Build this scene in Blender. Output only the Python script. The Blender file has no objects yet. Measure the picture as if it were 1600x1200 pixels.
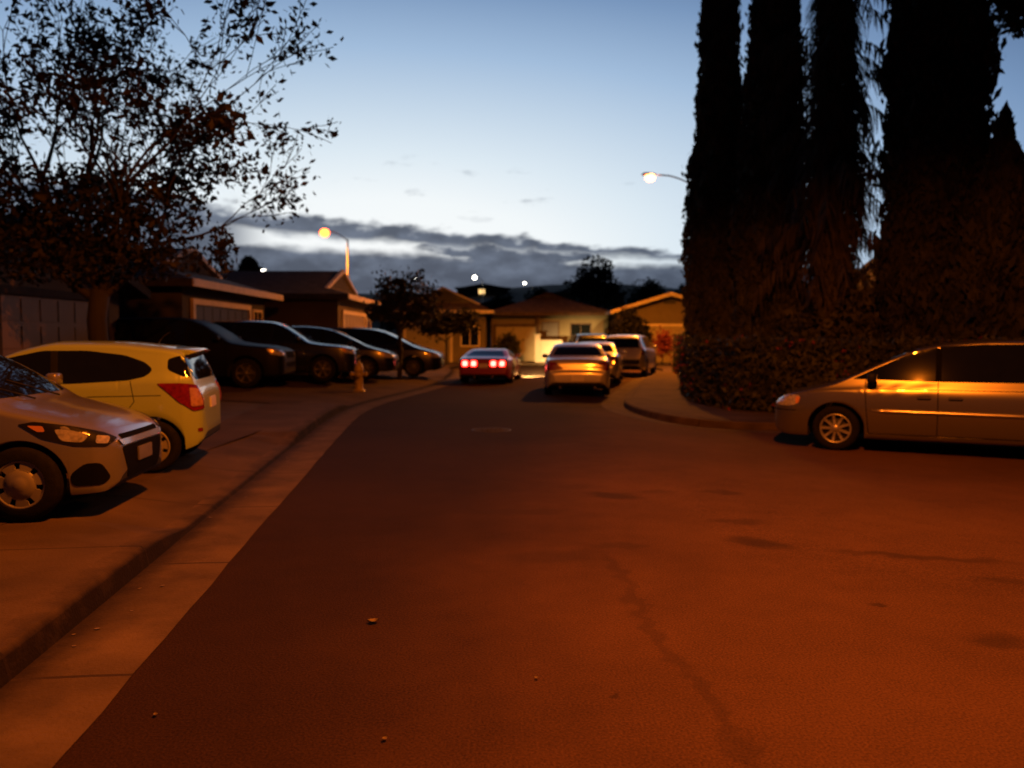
import bpy, bmesh, math, random
import numpy as np
from mathutils import Vector, Matrix
from mathutils.bvhtree import BVHTree
sc = bpy.context.scene
COL = sc.collection
R = math.radians
PI = math.pi

# ------------------------------------------------------------------ helpers
def sstep(a, b, x):
    t = (x - a) / (b - a)
    t = max(0.0, min(1.0, t))
    return t * t * (3 - 2 * t)

def gz(x, y):                       # lie of the land
    z = -0.18 * sstep(1.2, 4.6, x) * sstep(4.0, 11.0, y) * (1 - sstep(20, 30, y))
    z += 0.20 * sstep(-4.0, -7.0, x) * sstep(14, 19, y)
    return z

F = 1244.0
TH = math.atan(70 / F)
def gp(px, py, z=0.0):              # measured picture point -> point on the level z
    dx, dy, dz = (px - 800) / F, 1.0, (600 - py) / F
    c, s = math.cos(-TH), math.sin(-TH)
    y, zz = dy * c - dz * s, dy * s + dz * c
    t = (z - 1.5) / zz
    return (dx * t, y * t)

def link(name, me, mats=None, parent=None):
    o = bpy.data.objects.new(name, me)
    COL.objects.link(o)
    if mats is not None:
        for m in (mats if isinstance(mats, (list, tuple)) else [mats]):
            me.materials.append(m)
    if parent is not None:
        o.parent = parent
    return o

def tag(o, label, cat, group=None):
    o['label'] = label; o['category'] = cat
    if group: o['group'] = group
    return o

def thing(name, label, cat, loc=(0, 0, 0), rz=0, group=None, ry=0, scale=1):
    o = bpy.data.objects.new(name, None)
    COL.objects.link(o)
    o.empty_display_size = 0.2
    o.rotation_mode = 'XYZ'
    o.location = loc; o.rotation_euler = (0, ry, rz); o.scale = (scale,) * 3
    return tag(o, label, cat, group)

def struct(name, me, mats):
    o = link(name, me, mats); o['kind'] = 'structure'
    return o

def mesh_of(bm, name='mesh', smooth=False):
    me = bpy.data.meshes.new(name)
    bm.normal_update()
    bm.to_mesh(me); bm.free()
    if smooth:
        me.polygons.foreach_set('use_smooth', [True] * len(me.polygons))
    return me

def pymesh(verts, faces, name='mesh', smooth=False):
    me = bpy.data.meshes.new(name)
    me.from_pydata([tuple(v) for v in verts], [], faces)
    if smooth:
        me.polygons.foreach_set('use_smooth', [True] * len(me.polygons))
    me.update()
    return me

def box(bm, x0, x1, y0, y1, z0, z1, mi=0, bev=0):
    vs = [bm.verts.new(p) for p in ((x0,y0,z0),(x1,y0,z0),(x1,y1,z0),(x0,y1,z0),(x0,y0,z1),(x1,y0,z1),(x1,y1,z1),(x0,y1,z1))]
    fs = []
    for f in ((0,3,2,1),(4,5,6,7),(0,1,5,4),(1,2,6,5),(2,3,7,6),(3,0,4,7)):
        fc = bm.faces.new([vs[i] for i in f]); fc.material_index = mi; fs.append(fc)
    if bev:
        es = list({e for f in fs for e in f.edges})
        bmesh.ops.bevel(bm, geom=es, offset=bev, segments=2, affect='EDGES', profile=0.5)

def tube(bm, pts, rads, n=8, cap=True, mi=0):
    pts = [Vector(p) for p in pts]
    rings = []
    for i, p in enumerate(pts):
        d = (pts[min(i + 1, len(pts) - 1)] - pts[max(i - 1, 0)])
        if d.length < 1e-9: d = Vector((0, 0, 1))
        d.normalize()
        a = d.cross(Vector((0, 0, 1)) if abs(d.z) < 0.95 else Vector((1, 0, 0))).normalized()
        b = d.cross(a)
        r = rads[i] if isinstance(rads, (list, tuple)) else rads
        rings.append([bm.verts.new(p + (a * math.cos(2 * PI * k / n) + b * math.sin(2 * PI * k / n)) * r) for k in range(n)])
    for i in range(len(rings) - 1):
        for k in range(n):
            f = bm.faces.new((rings[i][k], rings[i][(k + 1) % n], rings[i + 1][(k + 1) % n], rings[i + 1][k]))
            f.smooth = True; f.material_index = mi
    if cap:
        for rg in (rings[0], rings[-1]):
            try: bm.faces.new(rg).material_index = mi
            except ValueError: pass

def lathe(bm, prof, n=28, axis='Z', cen=(0, 0, 0), mi=0, smooth=True, cap=True):
    """prof: list of (radius, height)"""
    rings = []
    for r, h in prof:
        rg = []
        for k in range(n):
            a = 2 * PI * k / n
            if axis == 'Z': p = (r * math.cos(a), r * math.sin(a), h)
            elif axis == 'Y': p = (r * math.cos(a), h, r * math.sin(a))
            else: p = (h, r * math.cos(a), r * math.sin(a))
            rg.append(bm.verts.new((p[0] + cen[0], p[1] + cen[1], p[2] + cen[2])))
        rings.append(rg)
    for i in range(len(rings) - 1):
        for k in range(n):
            f = bm.faces.new((rings[i][k], rings[i][(k + 1) % n], rings[i + 1][(k + 1) % n], rings[i + 1][k]))
            f.smooth = smooth; f.material_index = mi
    for rg in ((rings[0], rings[-1]) if cap else ()):
        try: bm.faces.new(rg).material_index = mi
        except ValueError: pass

# ------------------------------------------------------------------ materials
def nodes_of(m):
    m.use_nodes = True
    nt = m.node_tree
    return nt, nt.nodes, nt.links, nt.nodes['Principled BSDF']

def mat(name, col, rough=0.6, metal=0.0, var=0.15, scale=6.0, bump=0.0, bscale=None, coat=0.0, spec=0.5, aniso=(1, 1, 1), detail=4):
    m = bpy.data.materials.new(name)
    nt, N, L, P = nodes_of(m)
    tc = N.new('ShaderNodeTexCoord'); mp = N.new('ShaderNodeMapping')
    mp.inputs['Scale'].default_value = aniso
    L.new(tc.outputs['Object'], mp.inputs[0])
    nz = N.new('ShaderNodeTexNoise'); nz.inputs['Scale'].default_value = scale; nz.inputs['Detail'].default_value = detail
    L.new(mp.outputs[0], nz.inputs[0])
    cr = N.new('ShaderNodeValToRGB')
    e = cr.color_ramp.elements
    e[0].position = 0.3; e[1].position = 0.7
    e[0].color = (*[c * (1 - var) for c in col], 1)
    e[1].color = (*[min(1, c * (1 + var)) for c in col], 1)
    L.new(nz.outputs['Fac'], cr.inputs[0]); L.new(cr.outputs[0], P.inputs['Base Color'])
    P.inputs['Roughness'].default_value = rough; P.inputs['Metallic'].default_value = metal
    P.inputs['Coat Weight'].default_value = coat; P.inputs['Coat Roughness'].default_value = 0.08
    P.inputs['Specular IOR Level'].default_value = spec
    if bump:
        n2 = N.new('ShaderNodeTexNoise'); n2.inputs['Scale'].default_value = bscale or scale * 4; n2.inputs['Detail'].default_value = 5
        L.new(mp.outputs[0], n2.inputs[0])
        b = N.new('ShaderNodeBump'); b.inputs['Strength'].default_value = bump; b.inputs['Distance'].default_value = 0.02
        L.new(n2.outputs['Fac'], b.inputs['Height']); L.new(b.outputs[0], P.inputs['Normal'])
    return m

def emat(name, col, strength):
    m = bpy.data.materials.new(name)
    nt, N, L, P = nodes_of(m)
    P.inputs['Base Color'].default_value = (*[c * .5 for c in col], 1)
    P.inputs['Emission Color'].default_value = (*col, 1)
    P.inputs['Emission Strength'].default_value = strength
    return m

def leafmat(name, col, var=0.5, rough=0.6, trans=0.25):
    m = bpy.data.materials.new(name)
    nt, N, L, P = nodes_of(m)
    tc = N.new('ShaderNodeTexCoord')
    nz = N.new('ShaderNodeTexNoise'); nz.inputs['Scale'].default_value = 2.2; nz.inputs['Detail'].default_value = 6
    L.new(tc.outputs['Object'], nz.inputs[0])
    cr = N.new('ShaderNodeValToRGB'); e = cr.color_ramp.elements
    e[0].position = .3; e[1].position = .7
    e[0].color = (*[c * (1 - var) for c in col], 1); e[1].color = (*[c * (1 + var) for c in col], 1)
    L.new(nz.outputs['Fac'], cr.inputs[0]); L.new(cr.outputs[0], P.inputs['Base Color'])
    P.inputs['Roughness'].default_value = rough
    P.inputs['Specular IOR Level'].default_value = 0.25
    tr = N.new('ShaderNodeBsdfTranslucent'); L.new(cr.outputs[0], tr.inputs[0])
    mx = N.new('ShaderNodeMixShader'); mx.inputs[0].default_value = trans
    out = [n for n in N if n.type == 'OUTPUT_MATERIAL'][0]
    L.new(P.outputs[0], mx.inputs[1]); L.new(tr.outputs[0], mx.inputs[2]); L.new(mx.outputs[0], out.inputs[0])
    return m

M = {}
M['tyre'] = mat('tyre_rubber', (.009, .0085, .008), .9, var=.3, scale=20, bump=.2, spec=.15)
M['rim'] = mat('wheel_alloy', (.42, .40, .38), .38, .7, var=.1)
M['rimdark'] = mat('dull_dark_alloy', (.10, .095, .09), .5, .6, var=.1)
M['rimcap'] = mat('wheel_cover_plastic', (.24, .23, .21), .45, .2, var=.1)
M['drum'] = mat('brake_iron', (.03, .028, .026), .7, .3)
M['under'] = mat('underbody_black', (.008, .008, .008), .95)
M['trim'] = mat('black_plastic', (.009, .009, .0095), .6, var=.2, spec=.2)
M['seam'] = mat('panel_gap', (.005, .005, .005), .95, spec=.05)
M['glass'] = mat('tinted_glass', (.006, .007, .008), .035, var=.1, spec=.55)
M['chrome'] = mat('chrome', (.6, .6, .6), .15, 1.0, var=.05)
M['lens'] = mat('clear_lamp_lens', (.42, .40, .37), .12, .2, var=.4, scale=30, coat=1)
M['amber'] = mat('amber_lens', (.6, .25, .03), .2, coat=1)
M['redlens'] = mat('red_lamp_lens', (.16, .008, .006), .15, var=.4, scale=25, coat=1)
M['whitelens'] = mat('pale_lamp_lens', (.42, .22, .18), .2, var=.3, scale=30, coat=1)
M['plate'] = mat('licence_plate', (.62, .58, .52), .5, var=.06)
M['dimplate'] = mat('shaded_plate', (.13, .12, .12), .6, var=.15)  # dim light on the front plate is put into its colour
M['redglow'] = emat('lit_tail_lens', (1, .012, .006), 9.0)
M['redcore'] = emat('lit_tail_bulb', (1, .15, .11), 8.0)
M['headglow'] = emat('lit_headlight', (1, .85, .5), 25.0)
M['bark'] = mat('bark', (.017, .014, .011), .9, var=.4, scale=5, bump=.6, aniso=(1, 1, .25))
M['concrete'] = mat('concrete', (.085, .06, .042), .95, spec=.1, var=.28, scale=1.3, bump=.25, bscale=60, detail=8)
M['gutter'] = mat('gutter_concrete', (.21, .165, .115), .8, var=.35, scale=2.2, bump=.25, bscale=60, detail=8)
M['curb'] = mat('curb_concrete', (.10, .075, .052), .9, var=.5, scale=3, bump=.4, bscale=40, detail=8)
M['drive'] = mat('driveway_concrete', (.072, .049, .034), .95, spec=.1, var=.3, scale=.9, bump=.25, bscale=50, detail=8)
M['dirt'] = mat('yard_soil', (.05, .034, .02), .95, var=.5, scale=1.5, bump=.6, bscale=20)
M['field'] = mat('dry_ground', (.06, .05, .035), .95, var=.4, scale=.05)
M['hill'] = mat('hill_scrub', (.006, .006, .005), .95, var=.5, scale=.06)

def kerbmat(name, col, dirt, scale):  # dirt: colour for gutter dirt and for the shade painted on the curb face
    m = mat(name, col, .95, spec=.1, var=.3, scale=scale, bump=.3, bscale=55, detail=8)
    nt = m.node_tree; N = nt.nodes; L = nt.links
    P = N['Principled BSDF']
    src = P.inputs['Base Color'].links[0].from_socket
    at = N.new('ShaderNodeAttribute'); at.attribute_name = 'dirt'  # mask: real dirt in the gutter, plus shade painted on the curb face
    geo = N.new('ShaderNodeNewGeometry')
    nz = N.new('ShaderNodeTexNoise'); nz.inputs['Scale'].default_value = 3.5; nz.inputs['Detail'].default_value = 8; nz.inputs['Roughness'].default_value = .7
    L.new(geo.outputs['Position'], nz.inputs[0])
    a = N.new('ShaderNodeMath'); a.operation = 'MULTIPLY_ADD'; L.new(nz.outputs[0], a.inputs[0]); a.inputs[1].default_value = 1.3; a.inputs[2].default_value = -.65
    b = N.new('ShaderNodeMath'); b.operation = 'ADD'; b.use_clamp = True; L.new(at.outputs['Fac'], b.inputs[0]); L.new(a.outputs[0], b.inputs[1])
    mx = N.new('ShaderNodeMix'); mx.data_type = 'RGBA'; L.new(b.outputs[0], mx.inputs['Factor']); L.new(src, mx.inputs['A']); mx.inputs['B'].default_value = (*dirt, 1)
    al = N.new('ShaderNodeAttribute'); al.attribute_name = 'along'
    fr = N.new('ShaderNodeMath'); fr.operation = 'FRACT'; L.new(al.outputs['Fac'], fr.inputs[0])
    c1 = N.new('ShaderNodeMath'); c1.operation = 'COMPARE'; L.new(fr.outputs[0], c1.inputs[0]); c1.inputs[1].default_value = .5; c1.inputs[2].default_value = .007
    m2 = N.new('ShaderNodeMix'); m2.data_type = 'RGBA'; m2.inputs['B'].default_value = (*[q * 1.5 for q in dirt], 1)
    L.new(c1.outputs[0], m2.inputs['Factor']); L.new(mx.outputs['Result'], m2.inputs['A'])
    L.new(m2.outputs['Result'], P.inputs['Base Color'])
    return m
M['walk'] = kerbmat('sidewalk_concrete', (.085, .06, .042), (.036, .025, .017), 1.3)
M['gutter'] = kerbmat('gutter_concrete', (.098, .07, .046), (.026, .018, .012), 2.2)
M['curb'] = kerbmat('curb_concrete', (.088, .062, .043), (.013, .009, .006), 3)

def asphalt():
    m = bpy.data.materials.new('asphalt')
    nt, N, L, P = nodes_of(m)
    geo = N.new('ShaderNodeNewGeometry')
    def noise(sc_, det=6, rough=.6):
        n = N.new('ShaderNodeTexNoise'); n.inputs['Scale'].default_value = sc_; n.inputs['Detail'].default_value = det
        n.inputs['Roughness'].default_value = rough
        L.new(geo.outputs['Position'], n.inputs[0]); return n
    def math_(op, a, b=None, clamp=False):
        n = N.new('ShaderNodeMath'); n.operation = op; n.use_clamp = clamp
        for i, v in enumerate((a, b)):
            if v is None: continue
            if isinstance(v, (int, float)): n.inputs[i].default_value = v
            else: L.new(v, n.inputs[i])
        return n.outputs[0]
    big, mid, fine = noise(.35, 5), noise(3.0, 6), noise(90, 3)
    cr = N.new('ShaderNodeValToRGB'); e = cr.color_ramp.elements
    e[0].position = .28; e[1].position = .72
    e[0].color = (.050, .027, .014, 1); e[1].color = (.125, .066, .032, 1)
    f = math_('ADD', math_('MULTIPLY', big.outputs[0], .55), math_('MULTIPLY', mid.outputs[0], .25))
    f = math_('ADD', f, math_('MULTIPLY', math_('SUBTRACT', fine.outputs[0], .5), 1.15))
    f = math_('ADD', f, .1)
    L.new(f, cr.inputs[0])
    # oil stains and tar: world ellipses (cx, cy, rx, ry, angle, depth), edges broken up by noise
    wob = N.new('ShaderNodeVectorMath'); wob.operation = 'MULTIPLY_ADD'
    nzc = noise(4.5, 5)
    L.new(nzc.outputs['Color'], wob.inputs[0]); wob.inputs[1].default_value = (.35, .35, 0); L.new(geo.outputs['Position'], wob.inputs[2])
    off = N.new('ShaderNodeVectorMath'); off.operation = 'ADD'; off.inputs[1].default_value = (-.175, -.175, 0)
    L.new(wob.outputs[0], off.inputs[0])
    total = None
    def ell(cx, cy, rx, ry, ang, depth):
        nonlocal total
        mp = N.new('ShaderNodeMapping'); mp.vector_type = 'TEXTURE'
        mp.inputs['Location'].default_value = (cx, cy, 0); mp.inputs['Rotation'].default_value = (0, 0, ang)
        mp.inputs['Scale'].default_value = (rx, ry, 100)
        L.new(off.outputs[0], mp.inputs[0])
        ln = N.new('ShaderNodeVectorMath'); ln.operation = 'LENGTH'; L.new(mp.outputs[0], ln.inputs[0])
        mr = N.new('ShaderNodeMapRange'); mr.interpolation_type = 'SMOOTHSTEP'
        mr.inputs[1].default_value = .35; mr.inputs[2].default_value = 1.1; mr.inputs[3].default_value = depth; mr.inputs[4].default_value = 0
        L.new(ln.outputs['Value'], mr.inputs[0])
        total = mr.outputs[0] if total is None else math_('MAXIMUM', total, mr.outputs[0])
    for (px, py, rx, ry, a, d) in ((958, 774, .36, .2, -.5, .6), (1030, 768, .22, .14, 0, .3), (1130, 766, .3, .14, 0, .45), (1155, 814, .32, .12, 0, .4),
            (1190, 848, .27, .2, -.6, .6), (800, 800, .6, .13, .1, .35), (1440, 868, .75, .11, -.25, .5), (1560, 905, .2, .1, 0, .4), (1375, 945, .07, .06, 0, .6),
            (860, 870, .4, .22, .3, .3), (968, 852, .3, .1, 0, .35), (905, 760, .3, .2, 0, .25), (1560, 1000, .18, .14, 0, .45), (965, 1090, .04, .04, 0, .6), (640, 770, .5, .12, .2, .25)):
        x, y = gp(px, py); ell(x, y, rx, ry, a, d)
    # meandering tar line
    tar = [(945, 868), (985, 912), (1005, 965), (1040, 1010), (1075, 1055), (1110, 1100), (1150, 1150), (1185, 1200)]
    for (a, b) in zip(tar[:-1], tar[1:]):
        xa, ya = gp(*a); xb, yb = gp(*b)
        ell((xa + xb) / 2, (ya + yb) / 2, math.hypot(xb - xa, yb - ya) * .8, .065, math.atan2(yb - ya, xb - xa), .30)
    # pale wear patch further up
    mx = N.new('ShaderNodeMix'); mx.data_type = 'RGBA'
    mx.inputs['B'].default_value = (.018, .012, .009, 1)
    # darker over the left lane and the street ahead, with a ragged edge
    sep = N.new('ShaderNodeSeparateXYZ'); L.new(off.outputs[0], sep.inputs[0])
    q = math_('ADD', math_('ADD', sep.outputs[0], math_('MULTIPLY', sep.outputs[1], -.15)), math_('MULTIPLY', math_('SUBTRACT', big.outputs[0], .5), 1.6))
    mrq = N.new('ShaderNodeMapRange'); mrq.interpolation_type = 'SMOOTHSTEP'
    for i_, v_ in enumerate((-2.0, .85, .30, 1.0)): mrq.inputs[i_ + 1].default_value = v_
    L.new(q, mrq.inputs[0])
    road_tone = N.new('ShaderNodeVectorMath'); road_tone.operation = 'SCALE'; L.new(cr.outputs[0], road_tone.inputs[0]); L.new(mrq.outputs[0], road_tone.inputs['Scale'])
    L.new(road_tone.outputs[0], mx.inputs['A']); L.new(total, mx.inputs['Factor'])
    L.new(mx.outputs['Result'], P.inputs['Base Color'])
    P.inputs['Roughness'].default_value = .95
    P.inputs['Specular IOR Level'].default_value = .06
    b = N.new('ShaderNodeBump'); b.inputs['Strength'].default_value = .5; b.inputs['Distance'].default_value = .012
    L.new(math_('ADD', fine.outputs[0], math_('MULTIPLY', mid.outputs[0], .6)), b.inputs['Height']); L.new(b.outputs[0], P.inputs['Normal'])
    return m
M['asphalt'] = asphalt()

def roofmat(name, col, scale=(1, 1, 1)):
    m = bpy.data.materials.new(name)
    nt, N, L, P = nodes_of(m)
    tc = N.new('ShaderNodeTexCoord')
    wv = N.new('ShaderNodeTexNoise'); wv.inputs['Scale'].default_value = 3; wv.inputs['Detail'].default_value = 8
    L.new(tc.outputs['Object'], wv.inputs[0])
    rows = N.new('ShaderNodeTexWave'); rows.wave_type = 'BANDS'; rows.bands_direction = 'Z'; rows.wave_profile = 'SAW'
    rows.inputs['Scale'].default_value = 4.5; rows.inputs['Distortion'].default_value = .4
    L.new(tc.outputs['Object'], rows.inputs[0])
    cr = N.new('ShaderNodeValToRGB'); e = cr.color_ramp.elements
    e[0].position = .3; e[1].position = .75
    e[0].color = (*[c * .6 for c in col], 1); e[1].color = (*[c * 1.35 for c in col], 1)
    L.new(wv.outputs[0], cr.inputs[0]); L.new(cr.outputs[0], P.inputs['Base Color'])
    P.inputs['Roughness'].default_value = .85
    b = N.new('ShaderNodeBump'); b.inputs['Strength'].default_value = .7; b.inputs['Distance'].default_value = .03
    L.new(rows.outputs['Fac'], b.inputs['Height']); L.new(b.outputs[0], P.inputs['Normal'])
    return m

def paint(name, col, metal=.35, rough=.32, flake=.06):
    m = mat(name, col, rough, metal, var=flake, scale=180, coat=.9, spec=.5)
    return m

def stucco(name, col, var=.12):
    return mat(name, col, .9, var=var, scale=1.2, bump=.4, bscale=70, detail=8)

# ------------------------------------------------------------------ cars
def pchip(pts):
    pts = sorted(pts)
    xs = [p[0] for p in pts]; ys = [p[1] for p in pts]; n = len(xs)
    h = [xs[i + 1] - xs[i] for i in range(n - 1)]
    d = [(ys[i + 1] - ys[i]) / h[i] for i in range(n - 1)]
    m = [0.0] * n
    m[0], m[-1] = d[0], d[-1]
    for i in range(1, n - 1):
        if d[i - 1] * d[i] > 0:
            w1, w2 = 2 * h[i] + h[i - 1], h[i] + 2 * h[i - 1]
            m[i] = (w1 + w2) / (w1 / d[i - 1] + w2 / d[i])
    def f(x):
        if x <= xs[0]: return ys[0]
        if x >= xs[-1]: return ys[-1]
        k = max(i for i in range(n - 1) if xs[i] <= x)
        t = (x - xs[k]) / h[k]
        return ((1 + 2 * t) * (1 - t) ** 2 * ys[k] + t * (1 - t) ** 2 * h[k] * m[k] + t * t * (3 - 2 * t) * ys[k + 1] + t * t * (t - 1) * h[k] * m[k + 1])
    return f

SPEC = {}
SPEC['hatch'] = dict(
    top=[(1.85, .46), (1.84, .57), (1.80, .65), (1.70, .72), (1.5, .80), (1.2, .88), (1.03, .925), (.8, 1.075), (.45, 1.285), (.15, 1.41), (-.2, 1.475), (-.7, 1.47), (-1.15, 1.43), (-1.48, 1.375), (-1.56, 1.25), (-1.63, 1.06), (-1.66, .96), (-1.705, .86), (-1.725, .5)],
    bot=[(1.85, .34), (1.83, .26), (1.74, .20), (1.4, .19), (-1.3, .20), (-1.6, .27), (-1.7, .34), (-1.725, .42)],
    plan=[(1.85, .40), (1.84, .50), (1.79, .60), (1.69, .70), (1.46, .765), (1.1, .795), (.5, .80), (-.8, .80), (-1.25, .795), (-1.5, .76), (-1.63, .69), (-1.70, .60), (-1.725, .46)],
    belt=[(1.85, .66), (1.2, .83), (.8, .92), (0, .97), (-1.7, 1.06)], tumble=.36, axle=(1.19, -1.19), wr=.295, arch=.345, track=.70, r=.085, tw=.18)
SPEC['sedan'] = dict(
    top=[(2.35, .48), (2.33, .60), (2.22, .69), (1.9, .78), (1.3, .89), (1.0, .95), (.5, 1.17), (.1, 1.34), (-.25, 1.41), (-.7, 1.41), (-1.1, 1.345), (-1.45, 1.18), (-1.72, 1.055), (-2.0, 1.03), (-2.2, .99), (-2.275, .90), (-2.31, .72), (-2.35, .62), (-2.36, .46)],
    bot=[(2.35, .36), (2.3, .26), (2.1, .2), (-2.0, .22), (-2.25, .30), (-2.36, .38)],
    plan=[(2.35, .45), (2.32, .58), (2.2, .74), (1.9, .84), (1.4, .88), (.5, .89), (-1, .89), (-1.7, .87), (-2.1, .82), (-2.26, .76), (-2.33, .70), (-2.36, .58)],
    belt=[(2.3, .72), (1.0, .88), (-1, .96), (-2.3, .93)], tumble=.55, axle=(1.36, -1.30), wr=.31, arch=.36, track=.76, r=.07, tw=.19)
SPEC['van'] = dict(
    top=[(2.47, .52), (2.455, .66), (2.40, .76), (2.25, .86), (1.9, .97), (1.55, 1.08), (1.25, 1.23), (.8, 1.46), (.45, 1.61), (.05, 1.70), (-.6, 1.745), (-1.6, 1.745), (-2.25, 1.70), (-2.40, 1.62), (-2.50, 1.35), (-2.56, 1.08), (-2.60, .8), (-2.62, .5)],
    bot=[(2.47, .38), (2.42, .28), (2.2, .21), (-2.2, .23), (-2.5, .3), (-2.62, .4)],
    plan=[(2.47, .50), (2.45, .62), (2.36, .78), (2.1, .92), (1.6, .97), (.8, .985), (-1.8, .985), (-2.3, .95), (-2.5, .89), (-2.59, .82), (-2.62, .68)],
    belt=[(2.4, .78), (1.6, .93), (0, .97), (-2.6, 1.0)], tumble=.37, axle=(1.515, -1.515), wr=.335, arch=.40, track=.83, r=.085, tw=.21)
SPEC['suv'] = dict(
    top=[(2.25, .60), (2.235, .78), (2.16, .90), (1.9, .99), (1.3, 1.06), (1.0, 1.11), (.65, 1.33), (.3, 1.54), (-.05, 1.655), (-.6, 1.69), (-1.5, 1.68), (-2.0, 1.63), (-2.14, 1.5), (-2.22, 1.2), (-2.26, 1.02), (-2.30, .8), (-2.32, .55)],
    bot=[(2.25, .46), (2.2, .33), (2.0, .27), (-2.0, .28), (-2.25, .36), (-2.32, .46)],
    plan=[(2.25, .52), (2.22, .66), (2.1, .80), (1.8, .885), (1.3, .91), (-1.5, .91), (-2.0, .88), (-2.2, .82), (-2.29, .74), (-2.32, .6)],
    belt=[(2.2, .92), (1.0, 1.03), (-2.3, 1.12)], tumble=.36, axle=(1.36, -1.32), wr=.35, arch=.42, track=.78, r=.085, tw=.21)
SPEC['coupe'] = dict(
    top=[(2.3, .44), (2.28, .50), (2.1, .57), (1.6, .70), (1.0, .80), (.6, .86), (.2, 1.02), (-.1, 1.12), (-.4, 1.175), (-.75, 1.165), (-1.2, 1.07), (-1.7, .94), (-2.05, .875), (-2.14, .85), (-2.17, .70), (-2.20, .58), (-2.215, .42)],
    bot=[(2.3, .34), (2.2, .24), (1.9, .17), (-1.8, .18), (-2.1, .24), (-2.215, .34)],
    plan=[(2.3, .52), (2.26, .66), (2.1, .80), (1.7, .89), (1, .90), (-.3, .89), (-1.2, .905), (-1.8, .89), (-2.1, .83), (-2.18, .80), (-2.215, .72)],
    belt=[(2.3, .55), (.6, .80), (-1, .84), (-2.2, .80)], tumble=.80, axle=(1.22, -1.22), wr=.33, arch=.37, track=.76, r=.06, tw=.25)

VZ = lambda z: z if z < .5 else .5 + (z - .5) * .945
SPEC['van']['top'] = [(x, VZ(z)) for x, z in SPEC['van']['top']]
SPEC['van']['belt'] = [(x, VZ(z)) for x, z in SPEC['van']['belt']]
SPEC['van']['r'] = .065

class Body:
    def __init__(s, sp):
        s.sp = sp
        s.top, s.bot, s.plan, s.belt = pchip(sp['top']), pchip(sp['bot']), pchip(sp['plan']), pchip(sp['belt'])
        s.x1 = max(p[0] for p in sp['top']); s.x0 = min(p[0] for p in sp['top'])
        s.build()
    def side(s, x, z):
        b, k, W = s.bot(x), s.belt(x), s.plan(x)
        if z <= k:
            t = max(0.0, (z - .2) / max(.05, k - .2))
            return W * (.945 + .055 * math.sin(PI * min(1.0, .12 + .72 * t)))
        yk = W * (.945 + .055 * math.sin(PI * .84))
        d = z - k
        return yk - s.sp['tumble'] * d * (1 - .0 * d) - .02 * (1 - math.exp(-d / .03))
    def section(s, x, arch=True):
        sp = s.sp
        T, b0 = s.top(x), s.bot(x)
        b = b0
        if arch:
            for ax in sp['axle']:
                dx = abs(x - ax)
                if dx < sp['arch']:
                    b = max(b, sp['wr'] + math.sqrt(sp['arch'] ** 2 - dx * dx) * .98)
        r = min(sp['r'], (T - b) * .45)
        zt = T - r
        ye = max(.05, s.side(x, zt))
        pts = []
        ys = s.side(x, b)
        for t in (0, .4, .75, .93):
            pts.append((ys * t, b))
        ns = 18
        for i in range(ns):
            t = i / ns
            z = b + (zt - b) * t
            y = s.side(x, z)
            if i == 0: y *= .985
            pts.append((y, z))
        nc = 14
        for i in range(nc + 1):
            a = (PI / 2) * i / nc
            p = 2 / 2.7
            pts.append((ye * max(0.0, math.cos(a)) ** p if i < nc else 0.0, zt + r * math.sin(a) ** p))
        return pts
    def build(s):
        sp = s.sp
        xs = set()
        L = s.x1 - s.x0
        x = s.x0
        while x < s.x1:
            xs.add(round(x, 4)); x += .03
        for e, sg in ((s.x0, 1), (s.x1, -1)):
            for k in range(26):
                xs.add(round(e + sg * .26 * (k / 26) ** 2, 4))
        xs.add(s.x1)
        for ax in sp['axle']:
            for sg in (-1, 1):
                xs.add(round(ax + sg * (sp['arch'] + .0005), 4)); xs.add(round(ax + sg * (sp['arch'] - .0005), 4))
                for k in range(1, 7): xs.add(round(ax + sg * sp['arch'] * math.cos(k * .12), 4))
        xs = sorted(xs)
        xs = [x for i, x in enumerate(xs) if i == 0 or x - xs[i - 1] > .0008 or i == len(xs) - 1]
        secs = [s.section(x) for x in xs]
        m = len(secs[0])
        verts, faces, mi = [], [], []
        full = 2 * m - 2                # ring: left side 0..m-1 (bottom centre -> top centre), right side back down
        for x, sec in zip(xs, secs):
            for (y, z) in sec: verts.append((x, y, z))
            for (y, z) in reversed(sec[1:-1]): verts.append((x, -y, z))
        n = len(xs)
        for i in range(n - 1):
            for j in range(full):
                a, b_ = i * full + j, i * full + (j + 1) % full
                c, d = (i + 1) * full + (j + 1) % full, (i + 1) * full + j
                faces.append((a, b_, c, d))
                low = j < 4 or j >= full - 4
                jump = abs(secs[i][0][1] - secs[i + 1][0][1]) > .03
                mi.append(1 if low else 0)
        faces.append(tuple(range(full))); mi.append(0)
        faces.append(tuple(reversed(range((n - 1) * full, n * full)))); mi.append(0)
        me = pymesh(verts, faces, 'body')
        bm = bmesh.new(); bm.from_mesh(me)
        bmesh.ops.recalc_face_normals(bm, faces=bm.faces[:])
        bm.faces.ensure_lookup_table()
        for k, f in enumerate(bm.faces): f.material_index = mi[k]; f.smooth = True
        for e in bm.edges:
            if len(e.link_faces) == 2 and e.calc_face_angle(0) > R(48): e.smooth = False
        bm.to_mesh(me)
        s.bvh = BVHTree.FromBMesh(bm)
        bm.free()
        s.mesh = me

BODIES = {}
def body_of(kind):
    if kind not in BODIES: BODIES[kind] = Body(SPEC[kind])
    return BODIES[kind]

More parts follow.
